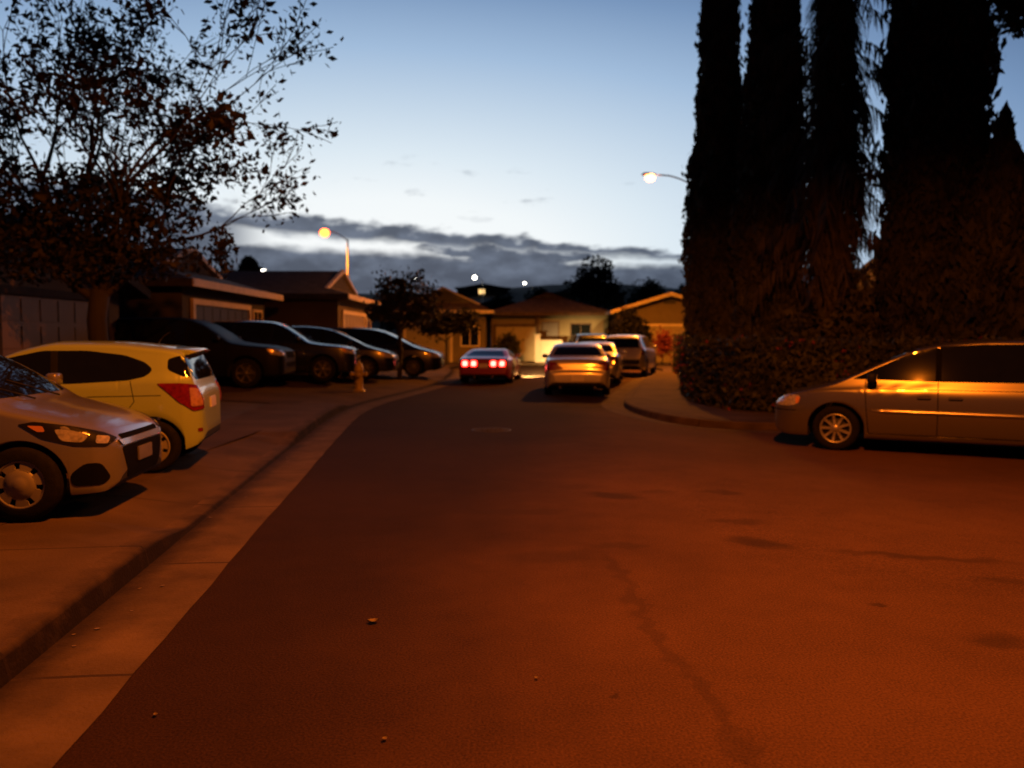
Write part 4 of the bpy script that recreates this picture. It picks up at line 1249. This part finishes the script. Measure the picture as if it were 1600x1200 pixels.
house('grey-roofed house with a lit triangular gable below the orange street lamp', (-6.7, 34.4, ZL), 0, 11, 7.3, 2.87, 4.1, 1.15, M['w_tan'], M['roof_grey'], M['fascia'],
      [('garage_door', 'front', -.6, 4.6, 0, 2.15, M['g_cream']), ('window', 'right', -4.5, 1.4, 1.0, 1.1), ('door', 'front', 2.7, .95, 0, 2.05)])
house('house with a small lit gable behind the spreading shrub, left of the end house', (-4.1, 47.5, .13), -90, 10, 5.0, 3.05, 4.45, 1.0, M['w_cream'], M['roof_brown'], M['fascia'],
      [('garage_door', 'front', -.9, 2.6, 0, 2.1, M['g_cream']), ('window', 'front', 1.6, 1.0, 1.0, 1.1)])
house('brown hip-roofed house facing the street at the end of the cul-de-sac', (2.35, 50, .13), -90, 9, 7.3, 3.0, 4.4, 3.2, M['w_cream'], M['roof_brown'], M['roof_brown'],
      [('garage_door', 'front', -2.1, 2.5, 0, 2.15, M['g_cream']), ('door', 'front', .05, .95, 0, 2.4, M['door']), ('window', 'front', 1.95, 1.2, 1.0, 1.3), ('post', 'front', -.75, .18, 0, 2.9)])
house('pale yellow gabled house half hidden by the leftmost cypress', (9.3, 47.2, .13), -90, 9, 6.0, 2.95, 4.0, None, M['w_cream'], M['roof_brown'], M['fascia'],
      [('garage_door', 'front', -.6, 3.2, 0, 2.1, M['g_cream'])])
house('dark-roofed house behind the hedge, seen between the palm and widest cypress', (11.6, 27.5, .0), 180, 10, 9, 2.85, 4.2, 1.4, M['w_tan'], M['roof_dark'], M['roof_dark'],
      [('window', 'front', 0, 1.6, 1.0, 1.2), ('window', 'front', 2.6, 1.2, 1.0, 1.2)])
M['lit_window'] = emat('lit_window', (1, .62, .22), 1.6)
house('distant hillside house with one lit yellow window', (-6.3, 172, hz(-6.3, 172) - 1.0), -90, 8, 11, 2.7, 3.6, 1.5, M['w_grey'], M['roof_dark'], M['roof_dark'],
      [('window', 'front', -.2, 1.3, 1.35, 1.0, M['lit_window'])], group='houses on the far hillside')
house('distant house with a pale blue-grey roof beyond the end house', (-3.0, 108, hz(-3, 108) - .4), -90, 8, 9, 2.9, 4.4, 1.5, M['w_grey'], mat('pale_metal_roof', (.30, .33, .38), .5, var=.1), M['roof_dark'],
      [('window', 'front', -2, 1.5, .9, 1.2)], group='houses on the far hillside')
for (x, y, lab) in ((-17, 130, 'distant dark-roofed house on the hill, left of the lit window house'), (-33, 125, 'distant dark-roofed house on the hill behind the grey roof'), (13, 135, 'distant dark-roofed house on the hill above the end house')):
    house(lab, (x, y, hz(x, y) - .3), -90, 8, 12, 3.0, 4.6, 1.5, M['w_grey'], M['roof_dark'], M['roof_dark'], [('window', 'front', -2, 1.5, .9, 1.2)], group='houses on the far hillside')

# low pale garden wall caught by the sports car's headlights
gw = thing('garden_wall', 'low pale garden wall in the headlight beam before the end house', 'wall', (2.32, 47.2, .12))
bm = bmesh.new(); box(bm, -.65, .65, -.09, .09, 0, 1.32, bev=.01); link('wall', mesh_of(bm), M['w_pale'], gw)
bm = bmesh.new(); box(bm, -.69, .69, -.13, .13, 1.322, 1.40, bev=.01); link('coping', mesh_of(bm), M['concrete'], gw)
bm = bmesh.new(); box(bm, -.98, -.66, -.17, .17, 0, 1.6, bev=.01); box(bm, -1.02, -.62, -.21, .21, 1.602, 1.68, bev=.01); link('pillar', mesh_of(bm), M['w_pale'], gw)

# ------------------------------------------------------------------ more planting
leafy_tree('young_tree', 'wind-bent bushy young tree on the left kerb before the grey-roofed house', 'tree', (-3.85, 27.2, .3), 51, [((0, 0, -.1), .09), ((.05, 0, .8), .075), ((0, 0, 1.6), .07)],
    [((0, 0, 1.5), (-.55, 0, .75), .8, .04), ((0, 0, 1.5), (.25, 0, .95), .9, .045), ((0, 0, 1.4), (.7, .1, .5), .7, .035)], 2, 12, .15, M['leaf_mid'], .2, spread=.55, up=.1,
    extra_clumps=[((-.62, 0, 2.15), (.6, .5, .38), 600), ((.35, 0, 1.95), (.5, .5, .45), 420), ((.12, 0, 2.9), (.14, .14, .30), 160), ((-.02, 0, 3.15), (.24, .15, .12), 130), ((.1, 0, 2.5), (.2, .2, .4), 200)])
leafy_tree('spreading_shrub', 'wide low dark shrub tree in front of the small lit gable', 'tree', (-3.5, 42.6, .13), 52, [((0, 0, -.1), .09), ((0, 0, .9), .07), ((0, 0, 1.4), .06)],
    [((0, 0, 1.2), (-.8, 0, .6), .9, .04), ((0, 0, 1.3), (.8, 0, .6), .9, .04), ((0, 0, 1.3), (0, .2, 1), .6, .04)], 2, 22, .2, M['leaf_mid'], .22, spread=.6, up=.05,
    extra_clumps=[((0, 0, 2.2), (1.45, .9, .6), 1700)])
leafy_tree('shrub', 'reddish-brown tall shrub right of the end house', 'shrub', (6.75, 44.2, .13), 53, [((0, 0, -.1), .07), ((0, 0, .6), .05)],
    [((0, 0, .5), (-.4, 0, 1), .8, .03), ((0, 0, .5), (.4, 0, 1), .8, .03)], 2, 22, .2, M['leaf_dark'], .25, spread=.5, up=.2,
    extra_clumps=[((0, 0, 1.4), (1.05, .8, 1.3), 1900), ((-.35, 0, 2.5), (.6, .5, .7), 500)])
leafy_tree('flowering_shrub', 'low red-flowering shrub beside the pale suv', 'shrub', (7.75, 41, .13), 54, [((0, 0, -.1), .04), ((0, 0, .4), .03)],
    [((0, 0, .4), (0, 0, 1), .5, .02)], 2, 30, .14, M['blossom'], .22, spread=.6, up=.1, extra_clumps=[((0, 0, 1.0), (.6, .5, .6), 600)])
leafy_tree('dark_shrub', 'round dark shrub hiding the left corner of the end house garage', 'shrub', (-.35, 46.9, .13), 55, [((0, 0, -.1), .05), ((0, 0, .5), .04)],
    [((0, 0, .4), (0, 0, 1), .5, .02)], 2, 20, .16, M['leaf_mid'], .2, spread=.6, up=.1, extra_clumps=[((0, 0, .75), (.85, .6, .7), 1000)])
far = [(8.6, 82, 10.2, 'tall ragged tree silhouetted right of the end house roof', 61, 2.6), (14.5, 86, 8.4, 'rounded dark tree silhouetted beside the leftmost cypress', 62, 3.6), (19.5, 84, 8.4, 'dark tree silhouetted behind the leftmost cypress', 63, 3.4), (3.2, 95, 7.8, 'small dark tree silhouetted above the end house roof', 64, 2.6), (-1.2, 93, 6.9, 'low dark tree silhouetted left of the end house ridge', 65, 2.2),
       (-20, 61, 7.8, 'round-topped dark tree standing above the grey roof', 66, .75), (-11, 78, 6.2, 'low dark tree behind the grey-roofed house gable', 67, 2.0)]
for x, y, top, lab, sd, rad in far:
    g = hz(x, y) if y > 60 else 0
    H = top - g
    leafy_tree('background_tree', lab, 'tree', (x, y, g), sd, [((0, 0, -.3), .25), ((0, 0, H * .4), .18), ((.1, 0, H * .6), .14)],
        [((0, 0, H * .45), (-.5, 0, .8), H * .16, .07), ((0, 0, H * .45), (.5, .2, .8), H * .16, .07), ((0, 0, H * .5), (0, -.2, 1), H * .16, .07)], 2, 14, .38, M['leaf_far'], .4, spread=.6, up=.15, group='trees beyond the houses',
        extra_clumps=[((0, 0, H - rad * .7), (rad * .75, rad * .7, rad * .65), 700), ((-rad * .45, 0, H - rad * 1.3), (rad * .6, rad * .6, rad * .6), 450), ((rad * .5, 0, H - rad * 1.4), (rad * .6, rad * .6, rad * .6), 450), ((0, 0, H * .4), (rad, rad * .7, H * .35), 700)])

# ------------------------------------------------------------------ street lamps
SOD = (1.0, .20, .008); SOD2 = (1.0, .27, .014)
M['pole'] = mat('galvanised_pole', (.34, .33, .31), .5, .5, var=.15)
M['lampglow'] = emat('sodium_lamp_glow', (1, .085, .011), 19.0)
M['lampglow2'] = emat('sodium_lamp_glow_pale', (1, .21, .055), 20.0)
M['whiteglow'] = emat('white_lamp_glow', (1, .93, .78), 16.0)
def spot(name, loc, energy, col, parent=None, ang=150, blend=.5, rad=.18, rot=(0, 0, 0)):
    l = bpy.data.lights.new(name, 'SPOT'); l.energy = energy; l.color = col; l.spot_size = R(ang); l.spot_blend = blend; l.shadow_soft_size = rad
    o = bpy.data.objects.new(name, l); COL.objects.link(o); o.location = loc; o.rotation_euler = rot
    if parent: o.parent = parent
    return o
def street_lamp(label, loc, h, arm, glow, group, energy=0, lens=1.0):
    root = thing('street_lamp', label, 'street lamp', loc, 0, group)
    bm = bmesh.new(); tube(bm, [(0, 0, 0), (0, 0, .3), (0, 0, h - .5)], [.11, .09, .055], 12); lathe(bm, [(.2, 0), (.2, .03), (.13, .06), (.11, .10)], 16)
    link('pole', mesh_of(bm), M['pole'], root)
    bm = bmesh.new()
    P = [(0, 0, h - .62), (-.12, 0, h - .5), (-arm * .35, 0, h - .18), (-arm * .62, 0, h), (-arm * .85, 0, h + .03)]
    tube(bm, [tuple(p) for p in [Vector((a.x, 0, a.y)) for a in catmull([(p[0], p[2]) for p in P], .2)]], .032, 8)
    link('arm', mesh_of(bm), M['pole'], root)
    bm = bmesh.new()
    lathe(bm, [(.02, -.28), (.07, -.25), (.12, -.1), (.16, .1), (.15, .26), (.07, .36), (.01, .38)], 14, 'X')
    for v in bm.verts:
        v.co.z *= .6
        if v.co.z < -.02: v.co.z = -.02
    o = link('lamp_head', mesh_of(bm), M['pole'], root); o.location = (-arm, 0, h + .05); o.rotation_euler = (0, 0, PI)
    bm = bmesh.new()
    bmesh.ops.create_uvsphere(bm, u_segments=16, v_segments=10, radius=.19 * lens)
    for v in bm.verts: v.co.x *= 1.1; v.co.z *= .95
    for f in bm.faces: f.smooth = True
    l = link('lamp_lens', mesh_of(bm), glow, root); l.location = (-arm, 0, h - .07)
    l.visible_shadow = True
    if energy:
        spot('lamp_light', (-arm, 0, h - .30 * lens), energy, SOD2, root, 165, .4, .15)
    return root
street_lamp('lit sodium street lamp on a curved arm left of the tall cypresses', (8.15, 35, .13), 8.45, 2.15, M['lampglow2'], 'street lamps', 9500, 1.05)
street_lamp('lit orange street lamp rising behind the grey-roofed house', (-11.05, 54, 0), 8.7, 1.55, M['lampglow'], 'street lamps', 2500, 1.55)
for x, y, z, lab, s in ((-5.6, 120, 10.8, 'distant white street lamp on the hill above the spreading shrub', 1.5), (1.9, 122, 10.1, 'faint distant white lamp above the end house ridge', 1.0), (-27.9, 90, 9.25, 'distant white lamp above the grey roof ridge', 1.1), (-14.4, 121, 10.6, 'faint distant white lamp beside the wind-bent tree', .8)):
    g = hz(x, y)
    street_lamp(lab, (x + 1.2, y, g), z - g, 1.2, M['whiteglow'], 'distant street lamps', 0, s)
# the lamp overhead, just outside the picture on the right
KEY = spot('street_light', (1.6, 4.0, 7.4), 4600, SOD, None, 170, .25, .14)

# ------------------------------------------------------------------ things on the road
hy = thing('fire_hydrant', 'yellow fire hydrant on the sidewalk in front of the dark cars', 'fire hydrant', (-4.02, 20.9, gz(-4.02, 20.9) + .134))
M['hyd'] = mat('hydrant_yellow', (.34, .26, .03), .45, var=.2, scale=8)
bm = bmesh.new(); lathe(bm, [(.16, 0), (.16, .03), (.12, .05), (.105, .08), (.10, .5), (.125, .53), (.125, .57), (.115, .60), (.10, .68), (.06, .74), (.03, .76), (.03, .81), (.005, .815)], 18); link('barrel', mesh_of(bm), M['hyd'], hy)
for sg in (1, -1):
    bm = bmesh.new(); lathe(bm, [(.045, .08), (.045, .17), (.06, .17), (.06, .21), (.02, .225), (.02, .245)], 12, 'X', (0, 0, .45))
    if sg < 0: bmesh.ops.scale(bm, vec=(-1, 1, 1), verts=bm.verts[:]); bmesh.ops.reverse_faces(bm, faces=bm.faces[:])
    link('outlet_cap', mesh_of(bm), M['hyd'], hy)
bm = bmesh.new(); lathe(bm, [(.06, -.08), (.06, -.17), (.075, -.17), (.075, -.215), (.02, -.23), (.02, -.25)], 12, 'Y', (0, 0, .43)); link('pumper_cap', mesh_of(bm), M['hyd'], hy)

mx_, my_ = gp(768, 672)
mh = thing('manhole_cover', 'pale round manhole cover in the dark middle of the road', 'manhole cover', (mx_, my_, 0))
bm = bmesh.new(); lathe(bm, [(.001, .008), (.29, .008), (.30, .003), (.30, -.02)], 32)
for k in range(-3, 4):
    for j in range(-3, 4):
        if k * k + j * j < 10: box(bm, k * .075 - .02, k * .075 + .02, j * .075 - .02, j * .075 + .02, .0082, .011)
link('lid', mesh_of(bm), mat('worn_iron', (.05, .042, .036), .95, 0, spec=.05, var=.2, scale=9), mh)
bm = bmesh.new(); lathe(bm, [(.303, -.02), (.303, .006), (.33, .005), (.33, -.02)], 32); link('ring', mesh_of(bm), M['drum'], mh)

M['dryleaf'] = mat('dry_leaf', (.15, .11, .055), .7, var=.3, scale=30)
def dry_leaf(label, px, py, size, rz):
    x, y = gp(px, py)
    n = 9
    verts, faces = [], []
    for i in range(n + 1):
        t = i / n
        w = size * .38 * math.sin(PI * min(1, t * 1.02)) ** .8 * (1 + .15 * math.sin(t * 22))
        for s in (-1, -.5, 0, .5, 1):
            verts.append((size * (t - .5), w * s, .006 + abs(s) * size * .16 + size * .12 * (2 * t - 1) ** 2))
    for i in range(n):
        for j in range(4): faces.append((i * 5 + j, i * 5 + j + 1, (i + 1) * 5 + j + 1, (i + 1) * 5 + j))
    o = link('dry_leaf', pymesh(verts, faces, 'leaf', True), M['dryleaf'])
    o.location = (x, y, gz(x, y) + .002); o.rotation_euler = (0, 0, rz)
    tag(o, label, 'leaf', 'fallen leaves on the road')
dry_leaf('largest curled dry leaf on the asphalt in the left foreground', 583, 974, .062, .3)
dry_leaf('small dry leaf on the asphalt near the bottom centre', 601, 1158, .026, 1.0)
dry_leaf('tiny dry leaf near the gutter edge, bottom left', 243, 1120, .024, 2.0)
dry_leaf('small dry leaf in the middle of the road, right of the largest leaf', 838, 1062, .022, 2.6)

LR = random.Random(9)
base_leaf = bpy.data.objects['dry_leaf.001']
for k in range(12):
    q = LR.uniform(3.2, 10.5)
    e_ = min(EDGE[:90], key=lambda p: abs(p.y - q))
    c = base_leaf.copy(); COL.objects.link(c)
    x, y = e_.x - .46 + LR.gauss(.04, .11), q
    c.location = (x, y, gz(x, y) + .0105); c.rotation_euler = (LR.uniform(-.1, .1), LR.uniform(-.1, .1), LR.uniform(0, 6.28)); s_ = LR.uniform(.6, 1.3); c.scale = (s_, s_, s_ * .35)
    tag(c, 'tiny brown dry leaf lying in the left gutter beside the kerb', 'leaf', 'tiny dry leaves in the gutter')

# ------------------------------------------------------------------ cars
P_silver = paint('silver_paint', (.24, .235, .235), .45, .28)
P_yellow = paint('yellow_paint', (.34, .46, .16), .1, .34)
P_gold = paint('champagne_paint', (.20, .18, .14), .75, .27)
P_sedan = paint('pale_gold_paint', (.44, .42, .36), .35, .30)
P_black = paint('black_paint', (.004, .004, .0045), 0, .3)
P_shaded = mat('shaded_black_paint', (.003, .0028, .0026), .5, 0, var=.4, scale=3, spec=.12)  # dull near-black: the driveway's shade is put into the paint
P_dark = paint('midnight_paint', (.005, .0055, .007), 0, .25)
P_grey = paint('dark_grey_paint', (.025, .025, .028), .4, .25)
P_red = paint('dark_red_paint', (.24, .009, .008), .2, .35)
P_white = paint('pale_suv_paint', (.34, .33, .32), .4, .3)
M['moulding'] = mat('chrome_moulding', (.50, .46, .38), .28, .8, var=.05, coat=.5)
GD = 'cars parked on the left driveways'; GS = 'cars parked along the right kerb'
def zc(x, y, lot=True): return gz(x, y) + (.142 if lot else 0)
hatch('parked_car', 'silver hatchback nosing out of the driveway at the left edge', P_silver, (-4.85, 6.48, .142), R(6), GD, .95)
hatch('parked_car', 'yellow hatchback backed into the driveway beside the silver one', P_yellow, (-4.858, 8.531, .142), R(191), GD, .91)
van('minivan', 'champagne minivan with bright side moulding parked along the hedge', P_gold, (6.66, 12.08, gz(5.5, 12.0)), R(152), GS, roof=False)
suv('parked_suv', 'black suv nearest the yellow hatchback in the dark garage driveway', P_shaded, (-7.75, 19.7, zc(-7.4, 19.6)), R(4), GD, rim=M['rimdark'], screen=P_shaded)  # windscreen takes the same paint, hiding its glint as if in shade
suv('parked_suv', 'dark suv with a pale-glinting windscreen behind the fire hydrant', P_dark, (-6.62, 22.55, zc(-6.6, 22.5)), R(5), GD, rim=M['rimdark'])
van('minivan', 'dark minivan second from the hydrant, its bonnet glinting orange', P_dark, (-6.05, 25.4, zc(-6, 25.3)), R(4), GD, scale=.97, roof=False, rim=M['rimdark'])
van('minivan', 'black minivan parked before the lit garage of the grey-roofed house', P_black, (-5.0, 28.6, zc(-5, 28.6)), R(0), GD, scale=1.03, roof=False, rim=M['rimdark'])
cp = coupe('sports_car', 'dark red sports car driving away with four glowing tail lights', P_red, (-.72, 28.6, gz(-1.1, 28.7)), R(84), None)
for sg in (.62, -.62):
    spot('headlight_beam', (2.42, sg, .52), 26000, (1, .66, .24), cp, 22, .9, .05, (0, R(-88), R(-9)))
    spot('low_beam', (2.43, sg, .50), 26000, (1, .70, .28), cp, 40, .9, .05, (0, R(-67), R(-27)))
sedan('parked_car', 'pale gold sedan seen from behind, nearest car on the right kerb', P_sedan, (1.86, 22.9, gz(1.8, 22)), R(86), GS)
sedan('parked_car', 'silver sedan tucked just ahead of the pale gold sedan', P_white, (3.02, 28.3, .0), R(80), GS)
suv('parked_suv', 'pale suv with a dark rear window ahead of the two sedans', P_white, (5.0, 33.7, .0), R(73), GS)
van('minivan', 'dark minivan farthest up the right kerb beyond the pale suv', P_grey, (3.85, 41.2, .0), R(92), GS, scale=1.06, roof=False)

# ------------------------------------------------------------------ sky
w = bpy.data.worlds.new('World'); sc.world = w
w.use_nodes = True
nt = w.node_tree; N = nt.nodes; L = nt.links
for n in list(N): N.remove(n)
out = N.new('ShaderNodeOutputWorld'); bg = N.new('ShaderNodeBackground'); L.new(bg.outputs[0], out.inputs[0])
tc = N.new('ShaderNodeTexCoord'); sx = N.new('ShaderNodeSeparateXYZ'); L.new(tc.outputs['Generated'], sx.inputs[0])
def mth(op, a, b=None, c=None, clamp=False):
    n = N.new('ShaderNodeMath'); n.operation = op; n.use_clamp = clamp
    for i, v in enumerate((a, b, c)):
        if v is None: continue
        if isinstance(v, (int, float)): n.inputs[i].default_value = v
        else: L.new(v, n.inputs[i])
    return n.outputs[0]
def rng_(v, a, b, lo, hi, smooth=True):
    n = N.new('ShaderNodeMapRange'); n.interpolation_type = 'SMOOTHSTEP' if smooth else 'LINEAR'
    for i, q in enumerate((a, b, lo, hi)): n.inputs[i + 1].default_value = q
    L.new(v, n.inputs[0]); return n.outputs[0]
az = mth('ARCTAN2', sx.outputs[0], sx.outputs[1]); el = mth('ARCSINE', sx.outputs[2])
# twilight glow falls off from the place where the sun has set (a little left of the street), faster upward than sideways
da = mth('MULTIPLY', mth('ADD', az, .16), .40); de = mth('SUBTRACT', el, .07)
mtr = mth('SQRT', mth('ADD', mth('MULTIPLY', da, da), mth('MULTIPLY', de, de)))
cr = N.new('ShaderNodeValToRGB'); L.new(mtr, cr.inputs[0])
e = cr.color_ramp.elements
stops = [(0, (1.0, 1.0, .98)), (.10, (.90, .945, .955)), (.155, (.72, .82, .89)), (.21, (.545, .67, .80)), (.27, (.36, .505, .70)), (.34, (.19, .305, .50)), (.42, (.05, .10, .22)), (.52, (.014, .026, .055)), (1.0, (.003, .004, .007))]
e[0].position, e[0].color = 0, (*stops[0][1], 1)
e[1].position, e[1].color = 1, (*stops[-1][1], 1)
for p, c in stops[1:-1]:
    q = e.new(p); q.color = (*c, 1)
# physical twilight sky mixed in lightly
sky = N.new('ShaderNodeTexSky'); sky.sky_type = 'NISHITA'; sky.sun_disc = False; sky.sun_elevation = R(-2); sky.sun_rotation = R(-9); sky.ozone_density = 6
skm = N.new('ShaderNodeMix'); skm.data_type = 'RGBA'; skm.blend_type = 'ADD'; skm.inputs['Factor'].default_value = .03
L.new(cr.outputs[0], skm.inputs['A']); L.new(sky.outputs[0], skm.inputs['B'])
# clouds: low banks along the horizon
cmb = N.new('ShaderNodeCombineXYZ'); L.new(mth('MULTIPLY', az, 9.0), cmb.inputs[0]); L.new(mth('MULTIPLY', el, 34.0), cmb.inputs[1])
nz = N.new('ShaderNodeTexNoise'); nz.inputs['Scale'].default_value = 1.35; nz.inputs['Detail'].default_value = 9; nz.inputs['Roughness'].default_value = .58
L.new(cmb.outputs[0], nz.inputs[0])
cmb2 = N.new('ShaderNodeCombineXYZ'); L.new(mth('MULTIPLY', az, 30.0), cmb2.inputs[0]); L.new(mth('MULTIPLY', el, 55.0), cmb2.inputs[1]); cmb2.inputs[2].default_value = 3.3
nz2 = N.new('ShaderNodeTexNoise'); nz2.inputs['Scale'].default_value = 1.0; nz2.inputs['Detail'].default_value = 7
L.new(cmb2.outputs[0], nz2.inputs[0])
n0 = mth('SUBTRACT', nz.outputs[0], .5); n1 = mth('SUBTRACT', nz2.outputs[0], .5)
ew = mth('ADD', el, mth('ADD', mth('MULTIPLY', n0, .036), mth('MULTIPLY', n1, .034)))
ew2 = mth('ADD', el, mth('ADD', mth('MULTIPLY', n0, .018), mth('MULTIPLY', n1, .014)))
top = mth('ADD', .128, mth('MULTIPLY', az, -.085))                       # upper edge sinks to the right
b1 = mth('MULTIPLY', rng_(mth('SUBTRACT', top, ew), -.003, .009, 0, 1), rng_(mth('SUBTRACT', ew2, mth('ADD', .108, mth('MULTIPLY', az, -.06))), -.006, .008, 0, 1))
b2 = rng_(mth('SUBTRACT', .099, mth('SUBTRACT', ew2, mth('MULTIPLY', az, -.045))), -.006, .008, 0, 1)
# the gap between the banks closes in the middle
gap = rng_(mth('ABSOLUTE', mth('ADD', az, mth('MULTIPLY', n0, .5))), .07, .17, 1, 0)
mid = mth('MULTIPLY', gap, rng_(mth('SUBTRACT', mth('ADD', .118, mth('MULTIPLY', az, -.07)), ew), -.004, .012, 0, 1))
cl = mth('MAXIMUM', mth('MAXIMUM', b1, b2), mid)
# big soft bank at the far left
lb = mth('MULTIPLY', rng_(az, -.28, -.36, 0, 1), rng_(mth('SUBTRACT', .152, ew), -.012, .02, 0, 1))
cl = mth('MAXIMUM', cl, lb)
# loose scraps above
sc1 = mth('MULTIPLY', rng_(nz.outputs[0], .59, .72, 0, .42), mth('MULTIPLY', rng_(el, .13, .16, 0, 1), rng_(el, .20, .235, 1, 0)))
sc1 = mth('MULTIPLY', sc1, rng_(az, -.32, -.2, 0, 1))
cl = mth('MAXIMUM', cl, sc1)
cl = mth('MULTIPLY', cl, rng_(el, .0, .3, .96, .9))
cc = N.new('ShaderNodeValToRGB'); L.new(mth('ADD', mth('ADD', nz2.outputs[0], mth('MULTIPLY', n0, .5)), mth('MULTIPLY', mth('SUBTRACT', el, .1), 1.2)), cc.inputs[0])
ce = cc.color_ramp.elements; ce[0].position = .36; ce[0].color = (.042, .057, .096, 1); ce[1].position = .68; ce[1].color = (.112, .142, .208, 1)
# clouds darken away from the glow, like the sky behind them
cdk = N.new('ShaderNodeMix'); cdk.data_type = 'RGBA'; cdk.blend_type = 'MULTIPLY'; cdk.inputs['Factor'].default_value = 1
L.new(cc.outputs[0], cdk.inputs['A'])
dk = rng_(mtr, .25, .55, 1, .12)
dkc = N.new('ShaderNodeCombineXYZ'); 
for i in range(3): L.new(dk, dkc.inputs[i])
L.new(dkc.outputs[0], cdk.inputs['B'])
fin = N.new('ShaderNodeMix'); fin.data_type = 'RGBA'
L.new(cl, fin.inputs['Factor']); L.new(skm.outputs['Result'], fin.inputs['A']); L.new(cdk.outputs['Result'], fin.inputs['B'])
L.new(fin.outputs['Result'], bg.inputs[0]); bg.inputs[1].default_value = 1.0

# ------------------------------------------------------------------ camera
cam = bpy.data.cameras.new('camera'); co = bpy.data.objects.new('camera', cam); COL.objects.link(co)
cam.sensor_width = 36; cam.lens = 36 * F / 1600; cam.clip_start = .05; cam.clip_end = 3000
co.location = (0, 0, 1.5); co.rotation_euler = (R(90) - TH, 0, 0)
cam.dof.use_dof = True; cam.dof.focus_distance = 4.0; cam.dof.aperture_fstop = 1.6
sc.camera = co
vs = sc.view_settings
sc.display_settings.display_device = 'sRGB'
vs.view_transform = 'Standard'; vs.look = 'None'; vs.exposure = 0; vs.gamma = 1
sc.cycles.sample_clamp_indirect = 4.0
sc.cycles.max_bounces = 6
